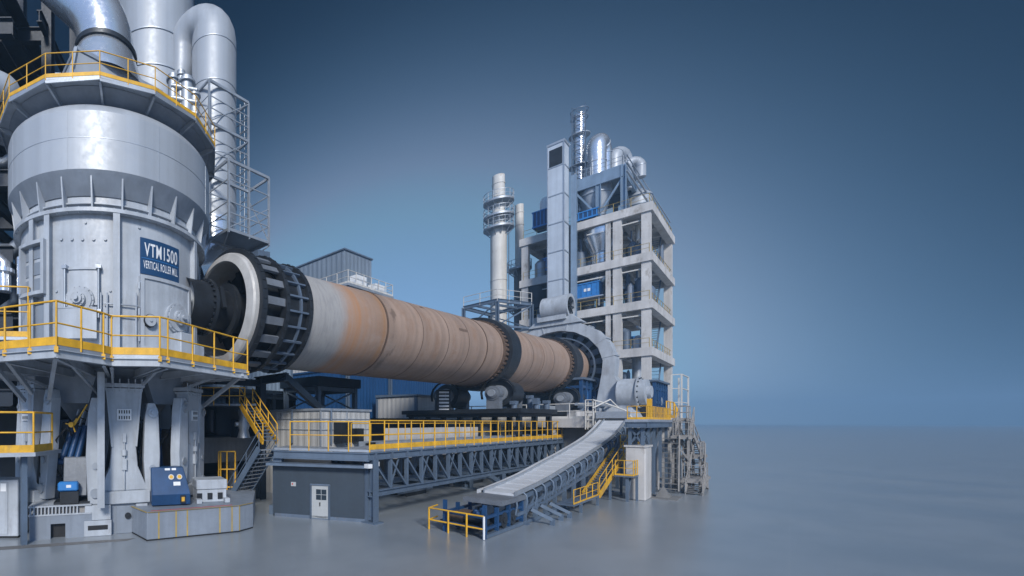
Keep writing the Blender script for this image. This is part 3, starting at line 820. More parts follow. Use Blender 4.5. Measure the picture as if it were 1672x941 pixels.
# hydraulic pump on it
pp = thing('hydraulic_pump', 'sloping grey pump unit with a light blue motor on the finned base', 'pump', bp_ + ZV * 1.43)
b0 = bp_ + ZV * 1.43 + t_ * .45
m_ = MB(); m_.slab([b0 + t_ * -.4 + n_ * x + ZV * z for x, z in ((-.5, .3), (.3, .3), (-.1, 2.0), (-.5, 2.0))], t_ * 1.0); m_.build('tank', 'dull_grey', pp, bevel=.03)
m_ = MB(); m_.obox(b0 + n_ * .5 + ZV * .78 - t_ * .15, t_ * .42, n_ * .22, ZV * .2); m_.build('motor', 'bblue', pp, bevel=.06)
m_ = MB(); m_.obox(b0 + n_ * .723 + ZV * .8 - t_ * .12, t_ * .1, n_ * .003, ZV * .06); m_.build('motor_plate', 'white', pp)
m_ = MB(); m_.obox(b0 + n_ * .45 + ZV * .3 - t_ * .1, t_ * .38, n_ * .25, ZV * .26); m_.obox(b0 + ZV * .05, t_ * .75, n_ * .6, ZV * .05); m_.build('pump_foot', 'dark', pp)

# pedestal block under the near swing arm
bp_ = gp(160, 875) - n_ * .45
pb = thing('support_block', 'square grey block with slots under the swing arm left of the middle pedestal', 'block', bp_)
m_ = MB(); m_.obox(bp_ + ZV * 1.02, t_ * .55, n_ * .5, ZV * .33); m_.build('upper_block', 'mill', pb, bevel=.02)
m_ = MB(); m_.obox(bp_ + ZV * .34, t_ * .58, n_ * .54, ZV * .34); m_.build('lower_block', 'mill', pb, bevel=.02)
m_ = MB(); m_.obox(bp_ + ZV * .38 + n_ * .54, t_ * .42, n_ * .012, ZV * .1); m_.build('slot', 'black', pb)
# hand pump and hoses beside it
bp_ = gp(196, 868)
hp = thing('grease_gun', 'slim upright grease gun with looping hoses between the block and the striped plinth', 'grease gun', bp_)
m_ = MB(); m_.cyl(bp_ + ZV * .1 + t_ * .0, bp_ + ZV * 1.0 - t_ * .3, .09, .07, 12); m_.cyl(bp_ + ZV * 1.0 - t_ * .3, bp_ + ZV * 1.3 - t_ * .36, .14, .1, 12); m_.build('barrel', 'galv', hp)
m_ = MB()
for k in range(4):
    q = bp_ + t_ * (.2 + .12 * k); m_.tube([q + ZV * .15, q + ZV * (.5 + .1 * k) + t_ * .3, q + ZV * .9 + t_ * .15, q + ZV * 1.1 - t_ * .2], .03, 8)
m_.build('hose', 'black', hp)
# machinery boxes under the leg base
bp_ = pol(7, 4.9, 0)
mb_ = thing('lubrication_unit', 'small grey lubrication boxes tucked under the middle pedestal base', 'machine', bp_)
m_ = MB(); m_.obox(bp_ + ZV * .62 - t_ * .1, t_ * .42, n_ * .3, ZV * .62); m_.build('cabinet', 'shade_paint', mb_, bevel=.02)
m_ = MB(); m_.obox(bp_ + ZV * .7 + t_ * .62, t_ * .26, n_ * .3, ZV * .6); m_.build('side_cabinet', 'mill', mb_, bevel=.02)
m_ = MB(); m_.cyl(bp_ + ZV * .8 + n_ * .3, bp_ + ZV * .8 + n_ * .38, .14, n=14); m_.build('dial', 'dark', mb_)

# cable and pipe bundles looping between the pedestals
for ph0_, lab in ((-36, 'bundle of black hoses and small pipes hanging beside the yellow lever'), (22, 'bundle of black hoses between the middle pedestal and the blue control box')):
    o = thing('hose_bundle', lab, 'hoses', pol(ph0_, 4.6, 1), group='hose bundles between the pedestals'); rnd_ = random.Random(int(ph0_ + 90))
    m_ = MB(); m2 = MB()
    for k in range(9):
        a0 = ph0_ + rnd_.uniform(-6, 6); r0 = 4.4 + rnd_.uniform(-.5, .4); zt = rnd_.uniform(3.5, 6.2); zb = rnd_.uniform(1.0, 2.6); a1 = a0 + rnd_.uniform(-5, 5)
        q = [pol(a0, r0, zt), pol(a0, r0 + .25, lerp(zt, zb, .35)), pol(lerp(a0, a1, .5), r0 + .3, lerp(zt, zb, .75)), pol(a1, r0, zb)]
        (m_ if k % 3 else m2).tube(q, rnd_.uniform(.025, .06), 7)
    for z in (2.4, 3.6, 5.0): m2.tube([pol(ph0_ - 7, 4.3, z), pol(ph0_ + 7, 4.3, z + .1)], .06, 8)
    m_.build('hose', 'black', o); m2.build('pipe', 'steel', o)

# electric cabinet at the picture's left
bp_ = W(-9.95, 19.0, 0)
ec = thing('electrical_cabinet', 'tall pale grey electrical cabinet with a yellow warning label, nearest the floor strip', 'cabinet', bp_)
fx, fy = (W(1, 0) - W(0, 0)), -(W(0, 1) - W(0, 0))
m_ = MB(); m_.obox(bp_ + ZV * 1.3, fx * .95, fy * .5, ZV * 1.22); m_.build('cabinet_body', 'mill', ec, bevel=.03)
m_ = MB(); m_.obox(bp_ + ZV * 1.3 - fx * .2 + fy * .51, fx * .72, fy * .02, ZV * 1.12); m_.build('cabinet_door', 'mill', ec, bevel=.015)
m_ = MB(); m_.obox(bp_ + ZV * .05, fx * .92, fy * .46, ZV * .05); m_.build('plinth_foot', 'black', ec)
m_ = MB(); m_.obox(bp_ + ZV * 2.2 - fx * .02 + fy * .535, fx * .19, fy * .004, ZV * .17); m_.build('warning_label', 'yellow', ec)
m_ = MB(); m_.obox(bp_ + ZV * 2.2 + fx * .33 + fy * .535, fx * .12, fy * .004, ZV * .17); m_.build('notice', 'white', ec)
m_ = MB(); m_.tube([bp_ + ZV * 2.4 + fx * .98, bp_ + ZV * 2.3 + fx * 1.03, bp_ + ZV * 1.6 + fx * 1.0, bp_ + ZV * 1.4 + fx * .96], .025, 8); m_.build('conduit', 'galv', ec)

# low balcony at the far left
z_ = 3.8
pa, pb_, pc_ = on_z(-90, 742, z_), on_z(58, 739, z_), on_z(86, 733, z_) 
bl = thing('inspection_balcony', 'low inspection balcony with yellow railing and toe board beside the electrical cabinet', 'balcony', pb_)
q = [pa, pb_, W(-7.4, 19.2, z_), W(-11.5, 20.5, z_)]
MB().prism([(p.x, p.y) for p in q], z_ - .16, z_).build('deck', 'galv', bl)
railing(bl, [pa + fy * -.05, pb_ - fx * .1 + fy * -.05, W(-7.65, 18.8, z_)], 1.6, 1.25, 'yellow', .3, .045, 1, 8)
m_ = MB()
for p in (pb_ - fx * .35, pa): m_.ibeam((p.x, p.y + .5, 0), (p.x, p.y + .5, z_ - .16), .22, .22, .03)
m_.build('column', 'lsteel', bl)
# upper left balcony on the dark building
z_ = 8.6
ub = thing('side_walkway', 'yellow railed walkway at the picture edge beside the shutter box', 'walkway', at(0, 560, 20))
pa, pb_ = at(-60, 540, 19.5), at(46, 545, 19.8); pa.z = pb_.z = 8.95
MB().slab([pa, pb_, pb_ - fy * 1.2, pa - fy * 1.2], -ZV * .15).build('deck', 'galv', ub)
railing(ub, [pa, pb_, pb_ - fy * 1.1], 2.3, 1.3, 'yellow', .25, .04, 1, 8)

# ------------------------------------------------------------------ silo and gooseneck behind the mill
p = W(-5.47, 33.6); MX = Matrix.Translation(p)
si = thing('silo', 'big pale cylindrical silo rising out of the picture behind the bright elbow duct', 'silo', p)
MB().lathe([(2.87, 0), (2.87, 42), (0.01, 43)], 64, MX).build('silo_shell', 'silo', si)
m_ = MB()
for z in (26.5, 30.7, 33.3, 38):
    m_.lathe([(2.87, z), (2.93, z), (2.93, z + .09), (2.87, z + .09)], 64, MX, close=True)
m_.build('hoop', 'galv', si)
GN = W(-.90, 31); MX = Matrix.Translation(GN)
gn = thing('gooseneck_duct', 'tall pale duct with a rounded gooseneck top bent towards the big silo', 'duct', GN)
lf = -(W(1, 0) - W(0, 0)); bk = (W(0, 1) - W(0, 0)); lf2 = (lf * .9 + bk * .35).normalized()
R_ = 1.61
pts = [GN + ZV * 19.2, GN + ZV * 25, GN + ZV * 32.3]; rr = [R_, R_, R_]
for k in range(1, 15):
    a = pi * k / 14; pts.append(GN + ZV * (32.5 + 1.3 * sin(a)) + lf2 * 1.28 * (1 - cos(a))); rr.append(R_ * (1 - .42 * k / 14))
e_ = pts[-1]; pts += [e_ - ZV * 1.0, e_ - ZV * 2.4 + lf2 * .2, e_ - ZV * 3.6 + lf2 * .5]; rr += [.9, .8, .65]
MB().tube(pts, rr, 44).build('duct_shell', 'silo', gn)
m_ = MB()
for z in (20.4, 23.6, 28.6, 31.6): m_.lathe([(R_, z), (R_ + .03, z), (R_ + .03, z + .06), (R_, z + .06)], 48, MX, close=True)
m_.build('hoop', 'galv', gn)
m_ = MB()
pts = [GN + ZV * 19.3, GN + ZV * 18.6]
for k in range(0, 8):
    a = radians(10 * k); pts.append(GN + ZV * (18.0 - 3.0 * sin(a)) + (lf * .8 - bk * .55).normalized() * 3.0 * (1 - cos(a)))
m_.tube(pts, 1.62, 40).build('lower_elbow', 'shiny', gn)
m_ = MB(); m_.tube([pts[3], lerp(pts[3], pts[4], .2)], 1.68, 40); m_.build('elbow_band', 'galv', gn)
# small manifold pipes between silo and gooseneck
mp = thing('pipe_manifold', 'cluster of small silver pipes and valves between silo and gooseneck duct', 'pipework', at(300, 150, 27))
m_ = MB(); rnd = random.Random(3)
for u, v0, v1, r in ((283, 125, 190, .35), (296, 118, 200, .28), (305, 130, 200, .45), (318, 150, 205, .3)):
    m_.cyl(at(u, v1, 27.6), at(u, v0, 27.6), r, n=14); m_.cyl(at(u, v0 + 6, 27.6), at(u, v0 + 9, 27.6), r * 1.3, n=14)
for v in (140, 160, 178): m_.cyl(at(280, v, 27.3), at(322, v + 8, 27.3), .15, n=10)
m_.build('pipes', 'galv', mp)

# ladder cage and stair tower on the gooseneck
ac_ = thing('access_tower', 'galvanised access tower with railed landings clinging to the gooseneck duct', 'access tower', (18.2, 23, 17))
X0, X1, Y0, Y1 = 16.5, 19.95, 21.45, 23.6
fr = MB(); fl = MB(); br_ = MB()
for x in (X0, X1):
    for y in (Y0, Y1): fr.beam((x, y, 17.0), (x, y, 21.6 if y == Y0 else 28.0), .12, .12)
for z in (21.6, 20.4, 19.0, 18.3, 17.2):
    t = .13 if z in (21.6, 17.2) else .05
    for a, b_ in (((X0, Y0), (X1, Y0)), ((X1, Y0), (X1, Y1)), ((X0, Y1), (X1, Y1)), ((X0, Y0), (X0, Y1))): fr.beam((*a, z), (*b_, z), t, t * 1.3)
for z in (28, 27, 26.2, 25.2, 24.2, 23.3, 22.4):
    t = .13 if z in (28, 25.2) else .045
    fr.beam((X0, Y1, z), (X1, Y1, z), t, t * 1.3); fr.beam((X1, Y1, z), (X1, Y1 + 1.6, z), t, t)
    fr.beam((X0, Y1, z), (X0, Y1 + 1.2, z), t, t)
fr.beam((X1, Y1 + 1.6, 17), (X1, Y1 + 1.6, 28), .12, .12); fr.beam((X0 + 1.7, Y0, 17), (X0 + 1.7, Y0, 21.6), .1, .1)
fr.build('frame', 'galv', ac_)
fl.box(X0, X1, Y0, Y1, 17.25, 17.33); fl.build('landing', 'galv', ac_)
for a, b_ in (((X0, Y0, 17.3), (X1, Y0, 19.5)), ((X1, Y0, 17.3), (X1, Y1, 21)), ((X0, Y1, 22.4), (X1, Y1, 25.2)), ((X0, Y1, 25.2), (X1, Y1, 27.9)), ((X1, Y0, 17), (X1 - 1.4, Y1 + .8, 15.3)), ((X0, Y0, 17), (X0 + 1, Y1 + .8, 15.3))): br_.beam(a, b_, .055, .055)
br_.build('brace', 'galv', ac_)
ld = MB()
for k in range(20): ld.cyl((X1 + .05, Y1 + .5, 17.5 + k * .52), (X1 + .05, Y1 + 1.0, 17.5 + k * .52), .025, n=6)
for y in (Y1 + .5, Y1 + 1.0): ld.cyl((X1 + .05, y, 17), (X1 + .05, y, 28.5), .03, n=6)
for k in range(8):
    ld.tube([Vector((X1 + .05, Y1 + .4, 19 + k * 1.2)), Vector((X1 + .5, Y1 + .5, 19 + k * 1.2)), Vector((X1 + .6, Y1 + .75, 19 + k * 1.2)), Vector((X1 + .5, Y1 + 1, 19 + k * 1.2)), Vector((X1 + .05, Y1 + 1.1, 19 + k * 1.2))], .025, 6)
ld.build('ladder', 'galv', ac_)

# ------------------------------------------------------------------ dark steel building left of the mill
db = thing('steel_frame_building', 'dark navy steel framed building with deep floor grids behind the mill at the picture edge', 'building', W(-22, 32))
def wb(mb, Xa, Xb, Ya, Yb, z0, z1):
    return mb.hexa([W(x, y, z) for z in (z0, z1) for x, y in ((Xa, Ya), (Xb, Ya), (Xb, Yb), (Xa, Yb))])
cX = (-30, -23.5, -17.5, -12.9); cY = (25.5, 31, 36.5)
for x in cX:
    for y in cY:
        if x == -12.9 and y == 25.5: continue
        m_ = MB(); m_.ibeam(W(x, y, 0), W(x, y, 44), .7, .7, .08, side=W(1, 0)); m_.build('column', 'navy', db)
lv = (7.0, 11.5, 15.5, 20.0, 24.5, 29.0, 33.5)
for z in lv:
    m_ = MB()
    for y in cY: m_.ibeam(W(-32, y, z - .55), W(-12.7, y, z - .55), .4, 1.0, .06)
    for x in (-30, -26.7, -23.5, -20.5, -17.5, -15.2, -12.9): m_.ibeam(W(x, 25.5 if x < -13 else 29.5, z - .5), W(x, 37, z - .5), .35, .8, .06)
    m_.build('floor_beam', 'navy', db)
    if z not in (20.0,):
        m_ = MB(); wb(m_, -32, -14.2 if z > 12 else -12.6, 27.0, 37, z, z + .12); m_.build('floor_plate', 'dark', db)
m_ = MB(); wb(m_, -36, -12.2, 37.2, 37.6, 0, 18.6); m_.build('rear_cladding', 'navy', db)
m_ = MB(); wb(m_, -36, -24.0, 37.2, 37.6, 18.6, 44); m_.build('rear_panel', 'navy', db)
m_ = MB(); wb(m_, -16.4, -12.4, 38.0, 38.3, 20, 36); m_.build('light_panel', 'skyclad', db)
m_ = MB()
for x0, x1, za, zb, y in ((-30, -23.5, 7, 11.5, 25.4), (-23.5, -17.5, 11.5, 15.5, 25.4), (-17.5, -12.9, 15.5, 20, 31), (-23.5, -17.5, 20, 24.5, 31), (-17.5, -12.9, 24.5, 29, 31), (-23.5, -17.5, 29, 33.5, 25.4), (-17.5, -12.9, 33.5, 29, 36)):
    m_.beam(W(x0, y, za), W(x1, y, zb), .2, .2)
m_.build('brace', 'navy', db)
rnd = random.Random(11)
for k, (x, y, z, r, l_) in enumerate(((-17, 29, 16.6, .5, 5), (-19, 30, 12.6, .35, 6), (-16, 28.5, 8.3, .4, 5), (-20, 29, 9.5, .3, 7), (-17.5, 28, 22, .3, 6))):
    m_ = MB(); a = W(x, y, z); m_.tube([a, a + lf * -l_ * .5, a + lf * -l_ * .7 + ZV * .9, a + lf * -l_ * .7 + ZV * 2.8], r, 14)
    m_.cyl(a + lf * -1, a + lf * -1.2, r * 1.35, n=14); m_.build('pipe', 'galv' if k % 2 == 0 else 'steel', db)
vs_ = at(3, 146, 24)
ve = thing('round_vessel', 'small silver round ended vessel at the picture edge beside the upper platform', 'vessel', vs_)
m_ = MB(); Mv = Matrix.Translation(vs_) @ Matrix.Rotation(radians(90), 4, 'Y')
m_.lathe([(.01, 1.0), (.35, .95), (.65, .7), (.8, .35), (.82, 0), (.82, -2.2), (.5, -2.8), (.01, -3)], 28, Mv, smooth=True); m_.build('tank', 'silo', ve)
m_ = MB(); m_.beam(vs_ - ZV * 3.2, vs_ - ZV * .7, .2, .2); m_.beam(vs_ - ZV * 3.2 + Vector((-1.4, 0, 0)), vs_ - ZV * .7 + Vector((-1.4, 0, 0)), .2, .2); m_.build('saddle', 'navy', ve)
vs_ = at(8, 440, 23)
ve = thing('bright_valve_pipe', 'bright silver valve and pipe run low in the dark building beside the shutter box', 'pipework', vs_)
m_ = MB()
m_.tube([vs_ + ZV * -1.2, vs_ + ZV * .3, vs_ + ZV * .7 + lf * .5, vs_ + ZV * .8 + lf * 1.6], .32, 16); m_.cyl(vs_ + ZV * -.2, vs_ + ZV * 0, .5, n=16)
m_.cyl(vs_ - lf * .9 - ZV * 1.4, vs_ - lf * .9 + ZV * .6, .25, n=14); m_.build('pipe', 'shiny', ve)

# ------------------------------------------------------------------ rotary kiln
K0 = KS(0, KW, 0)
kz = atan2(KDIR.y, KDIR.x)
MK = Matrix.Translation(KS(0, KW, KZ)) @ Matrix(((KDIR.x, KPERP.x, 0), (KDIR.y, KPERP.y, 0), (0, 0, 1))).to_4x4() @ Matrix.Rotation(radians(90), 4, 'Y')
kiln = thing('rotary_kiln', 'long brown rotary kiln tube with black flanged inlet, running away behind the walkway', 'kiln', K0, kz)
RK = 2.9
def kl(prof, n=80, smooth=False, **k): return MB().lathe(prof, n, MK, smooth=smooth, **k)
def kp(q, r, a):      # point on the kiln: axial position, radius, angle from the top towards the camera
    return KS(q, KW, KZ) + (-KPERP * sin(a) + ZV * cos(a)) * r
kl([(RK, 16.9), (RK, 66)]).build('shell', 'kiln', kiln)
for q, rr_ in ((23.95, .045), (37.0, .03)):
    m_ = kl([(RK, q), (RK + rr_, q), (RK + rr_, q + .14), (RK, q + .14)], close=True); m_.build('weld_seam', 'rustdark', kiln)
for q in (28.0, 31.3, 34.2, 45.8, 48.2, 50.6):
    m_ = kl([(RK, q), (RK + .008, q), (RK + .008, q + .06), (RK, q + .06)], close=True); m_.build('weld_seam', 'rustdark', kiln)
m_ = MB()
for q, a, n_ in ((33.0, 70, 7), (29.2, 38, 3), (40.0, 72, 4)):
    for k in range(n_):
        aa = radians(a); qq = q + k * .17
        m_.add([kp(qq, RK + .012, aa), kp(qq + .1, RK + .012, aa), kp(qq + .1, RK + .012, aa + .08), kp(qq, RK + .012, aa + .08)], [(0, 1, 2, 3)])
m_.build('stencil_mark', 'rustdark', kiln)
# inlet: flanges, bars and funnel
RF = 3.3
for q, wd_, rf in ((13.35, .34, RF + .08), (15.0, .24, RF + .02), (16.75, .28, RF - .08)):
    m_ = kl([(RF - .45, q), (rf, q), (rf, q + wd_), (RF - .45, q + wd_)], close=True)
    for k in range(44):
        a = 2 * pi * k / 44; c = kp(q + wd_ / 2, rf, a); m_.obox(c, KDIR * wd_ * .3, (-KPERP * cos(a) - ZV * sin(a)) * .05, (-KPERP * sin(a) + ZV * cos(a)) * .03)
    m_.build('flange', 'iron', kiln)
m_ = kl([(2.55, 13.7), (2.55, 15.3)]); m_.build('drum_core', 'dark', kiln)
m_ = kl([(2.98, 15.2), (2.98, 16.8)]); m_.build('inner_band', 'dark', kiln)
m_ = MB()
for k in range(20):
    a = 2 * pi * k / 20
    m_.beam(kp(13.6, 3.12, a), kp(15.05, 3.12, a), .4, .14, side=(-KPERP * cos(a) - ZV * sin(a)))
m_.build('cage_bar', 'dull_grey', kiln)
m_ = MB()
for k in range(24):
    a = 2 * pi * k / 24 + .1
    m_.beam(kp(15.2, 3.08, a), kp(16.8, 3.08, a), .1, .16, side=(-KPERP * cos(a) - ZV * sin(a)))
m_.lathe([(2.98, 16.2), (3.12, 16.2), (3.12, 16.32), (2.98, 16.32)], 80, MK, close=True)
m_.build('seal_bar', 'steel', kiln)
kl([(3.12, 13.36), (3.08, 13.15), (3.0, 13.05), (2.62, 12.9), (2.56, 13.0), (2.5, 15.6)], smooth=False).build('inlet_funnel', 'funnel', kiln)
kl([(2.49, 14.6), (.01, 14.7)]).build('inlet_end_plate', 'dark', kiln)
m_ = MB()
for k in range(12):
    a = 2 * pi * k / 12; m_.beam(kp(14.3, 1.3, a), kp(14.3, 2.38, a), .1, .5, side=KDIR)
m_.build('vane', 'dark', kiln)
m_ = MB(); c = kp(15.4, RF + .12, .15); m_.obox(c, KDIR * .35, KPERP * .3, ZV * .22); m_.obox(c + KDIR * .5, KDIR * .12, KPERP * .2, ZV * .3); m_.build('seal_motor', 'steel', kiln)
# tyres
for q in (40.6, 55.4):
    m_ = kl([(RK + .1, q), (RK + .42, q), (RK + .42, q + 1.7), (RK + .1, q + 1.7)], close=True); o = m_.build('tyre', 'iron', kiln)
    f = MB()
    for k in range(48):
        a = 2 * pi * k / 48
        f.obox(kp(q - .12, RK + .07, a), KDIR * .28, (-KPERP * cos(a) - ZV * sin(a)) * .1, (-KPERP * sin(a) + ZV * cos(a)) * .07)
    f.lathe([(RK, q - .75), (RK + .06, q - .75), (RK + .06, q - .35), (RK, q - .35)], 80, MK, close=True)
    f.build('tyre_pad', 'rustdark', o)
# feed duct from mill to kiln
fd = thing('feed_drum', 'ribbed black feed drum joining the mill side to the kiln mouth', 'drum', K0, kz)
m_ = kl([(1.35, 10.6), (1.35, 12.0)], 48); m_.lathe([(1.1, 12.0), (1.1, 14.7)], 48, MK); m_.build('drum_shell', 'dark', fd)
m_ = MB()
for q in (11.85, 13.2): m_.lathe([(1.0, q), (1.5, q), (1.5, q + .2), (1.0, q + .2)], 48, MK, close=True)
for k in range(28):
    a = 2 * pi * k / 28; m_.obox(kp(11.8, 1.42, a), KDIR * .06, (-KPERP * cos(a) - ZV * sin(a)) * .05, (-KPERP * sin(a) + ZV * cos(a)) * .05)
m_.build('drum_flange', 'iron', fd)
m_ = MB()
for q in (12.2, 13.1):
    m_.obox(kp(q + .2, 1.25, 1.3), KDIR * .12, (-KPERP * cos(1.3) - ZV * sin(1.3)) * .6, (-KPERP * sin(1.3) + ZV * cos(1.3)) * .08)
m_.build('hatch', 'iron', fd)
# inlet support stand below
ks = thing('kiln_inlet_stand', 'dark steel stand under the black flanged kiln inlet', 'stand', KS(15.5, KW, 0))
m_ = MB()
for q in (17.5,):
    m_.ibeam(KS(q, 22, 0), KS(q, 22, 7.9), .5, .5, .06)
    m_.ibeam(KS(q, 19.5, 7.75), KS(q, 22.5, 7.75), .4, .5, .06)
m_.ibeam(KS(14, 22, 7.55), KS(17.5, 22, 7.55), .4, .4, .06)
m_.beam(KS(17.5, 19.8, 7.9), KS(21.5, 19.8, 5.4), .3, .4)
m_.build('frame', 'navy', ks)

# ------------------------------------------------------------------ roller station
def station(q, label):
    o = thing('roller_station', label, 'roller station', KS(q, KW, 0), group='roller stations under the kiln')
    m_ = MB(); c = KS(q, KW + .2, 5.95); m_.obox(c, KDIR * 3.6, KPERP * 5.2, ZV * .18); m_.obox(c - ZV * .32, KDIR * 3.3, KPERP * 4.9, ZV * .13); m_.build('base_plate', 'dark', o)
    for dq in (-2.9, 0, 2.9):
        for dw in (-4.6, -1.5, 1.6, 4.8):
            m_ = MB(); m_.ibeam(KS(q + dq, KW + dw, 2.6), KS(q + dq, KW + dw, 5.5), .35, .35, .05, side=KDIR); m_.build('leg', 'navy', o)
    for dw in (-2.32, 2.32):
        c = KS(q, KW + dw, KZ - 3.72)
        r = MB(); r.cyl(c - KDIR * 1.05, c + KDIR * 1.05, 1.12, n=44); r_ = r.build('roller', 'iron', o)
        r = MB()
        for s_ in (-1, 1):
            r.cyl(c + KDIR * s_ * 1.05, c + KDIR * s_ * 1.25, .7, n=28); r.cyl(c + KDIR * s_ * 1.05, c + KDIR * s_ * 2.5, .3, n=18)
        r.build('shaft', 'galv', r_)
        for s_ in (-1, 1):
            b = MB(); cb = c + KDIR * s_ * 1.9
            b.cyl(cb - KDIR * .38, cb + KDIR * .38, .62, n=24); b.cyl(cb + KDIR * s_ * .38, cb + KDIR * s_ * .48, .45, n=20)
            b.obox(Vector((cb.x, cb.y, (cb.z + 6.1) / 2)), KDIR * .32, KPERP * .5, ZV * (cb.z - 6.1) / 2)
            b.build('bearing', 'dull_grey', o)
        g = MB()
        for k in range(9):
            a = radians(-20 + 25 * k); a2 = radians(-20 + 25 * (k + 1))
            if k < 8:
                pa_ = c - KDIR * 1.3 + (KPERP * cos(a) + ZV * sin(a)) * 1.35; pb2 = c - KDIR * 1.3 + (KPERP * cos(a2) + ZV * sin(a2)) * 1.35
                g.beam(pa_, pb2, .06, .3, side=(pa_ + pb2) / 2 - c + KDIR * 1.3)
        g.build('roller_guard', 'dark', o)
    m_ = MB()
    for dq, dw, h in ((2.2, -3.9, .9), (2.8, -3.2, 1.2), (3.0, -4.4, .7), (-2.8, -4.2, .5), (1.2, -4.3, .6)):
        c = KS(q + dq, KW + dw, 6.1); m_.cyl(c, c + ZV * h, .22, n=12); m_.obox(c + ZV * h, KDIR * .3, KPERP * .2, ZV * .14)
    m_.build('lubricator', 'steel', o)
    return o
station(41.45, 'dark roller station with two big steel rollers carrying the black tyre in mid kiln')
station(56.25, 'second roller station, half hidden behind the blue frame near the grey arch')
lad = thing('louvre_panel', 'small black and white louvred panel standing beside the rollers', 'panel', KS(38.4, 19.6, 6.1))
m_ = MB(); c = at(724, 655, 40.0); m_.obox(c, (W(.65, 0)), (W(0, .08)), ZV * 1.05); m_.build('panel_frame', 'black', lad)
m_ = MB()
for k in range(6): m_.obox(c + ZV * (-.8 + k * .32) - W(0, .1), W(.45, 0), W(0, .03), ZV * .08)
m_.build('slat', 'white', lad)

# ------------------------------------------------------------------ grey arch round the kiln outlet
QA = 60.0
ar = thing('kiln_hood_arch', 'big pale grey box-section arch straddling the far end of the kiln', 'arch', KS(QA, KW, 0), kz)
def seg_arch(r0, r1, q0, q1, a0, a1, n, name, m, parent):
    m_ = MB(); vs = []; fs = []
    for i in range(n + 1):
        a = radians(lerp(a0, a1, i / n)); vs += [kp(q0, r0, a), kp(q0, r1, a), kp(q1, r1, a), kp(q1, r0, a)]
    for i in range(n):
        for k in range(4): fs.append((i * 4 + k, i * 4 + (k + 1) % 4, i * 4 + 4 + (k + 1) % 4, i * 4 + 4 + k))
    fs += [(0, 1, 2, 3), (n * 4, n * 4 + 1, n * 4 + 2, n * 4 + 3)]
    m_.add(vs, fs); return m_.build(name, m, parent)
ab = seg_arch(4.35, 5.4, QA - .7, QA + .7, -112, 104, 11, 'arch_beam', 'mill', ar)
for a in (-80, -58, -36, -14, 14, 36, 58, 80):
    seg_arch(4.3, 5.47, QA - .75, QA + .75, a - .8, a + .8, 1, 'joint_rib', 'mill', ab)
m_ = MB()
for i, (q0, r) in enumerate(((QA + .2, 4.25), (QA - .3, 3.6))):
    m_.lathe([(r - .14, q0), (r, q0), (r, q0 + .3), (r - .14, q0 + .3)], 64, MK, close=True)
for k in range(22):
    a = 2 * pi * k / 22; m_.beam(kp(QA + .4, 3.0, a), kp(QA + .4, 4.35, a), .14, .6, side=KDIR)
m_.build('inner_ring', 'steel', ar)
kl([(4.32, QA + .72), (2.95, QA + .75)], 64).build('rear_disc', 'dark', ar)
# right foot with drum shaped end
for sgn in (1, -1):
    a = radians(104 * sgn); base = kp(QA, 4.7, a); f0 = base.copy()
    m_ = MB(); out_d = -KPERP * sgn
    top = [kp(QA - .7, 4.35, a), kp(QA - .7, 5.4, a), kp(QA + .7, 5.4, a), kp(QA + .7, 4.35, a)]
    g0 = [Vector((x.x, x.y, 5.4)) for x in (KS(QA - 1.0, KW - sgn * 3.6, 0), KS(QA - 1.0, KW - sgn * 7.2, 0), KS(QA + 1.0, KW - sgn * 7.2, 0), KS(QA + 1.0, KW - sgn * 3.6, 0))]
    m_.hexa(g0 + top); m_.build('arch_foot', 'mill', ar)
m_ = MB(); c = KS(QA - .2, KW - 6.6, 8.1)
m_.cyl(c + KPERP * 1.0, c - KPERP * .5, 1.45, n=36); m_.cyl(c - KPERP * .5, c - KPERP * .6, 1.62, n=36); m_.cyl(c - KPERP * .6, c - KPERP * 1.15, 1.3, n=36); m_.cyl(c - KPERP * 1.15, c - KPERP * 1.45, .6, n=20)
o = m_.build('drive_drum', 'mill', ar)
m_ = MB()
for k in range(16):
    a = 2 * pi * k / 16; q = c - KPERP * .6 + (KDIR * cos(a) + ZV * sin(a)) * 1.47; m_.cyl(q, q - KPERP * .1, .07, n=6)
m_.build('drum_bolts', 'dark', o)
m_ = MB(); cap = kp(QA, 5.35, 0)
m_.slab([cap + KPERP * x + ZV * z - KDIR * .9 for x, z in ((-2.6, -.35), (2.6, -.35), (1.4, .75), (-1.4, .75))], KDIR * 1.8); m_.build('saddle', 'mill', ar)
m_ = MB(); c = cap + ZV * 1.7 + KPERP * .2
m_.lathe([(1.05, 0), (1.4, 0), (1.4, 2.6), (1.05, 2.6)], 36, Matrix.Translation(c + KPERP * 1.0 - KDIR * .2) @ (KPERP * -1).to_track_quat('Z', 'Y').to_matrix().to_4x4(), close=True)
m_.obox(c - ZV * 1.0, KDIR * 1.2, KPERP * 1.4, ZV * .5); o = m_.build('top_drum', 'mill', ar)
m_ = MB(); m_.cyl(c + KPERP * .9 - KDIR * .2, c - KPERP * 1.3 - KDIR * .2, 1.04, n=32); m_.cyl(c - KPERP * 1.2 - KDIR * .2, c - KPERP * 1.56 - KDIR * .2, .3, n=16)
for k in range(8):
    a = 2 * pi * k / 8; m_.beam(c - KPERP * 1.5 - KDIR * .2, c - KPERP * 1.5 - KDIR * .2 + (KDIR * cos(a) + ZV * sin(a)) * 1.15, .1, .12)
m_.build('drum_grille', 'dark', o)

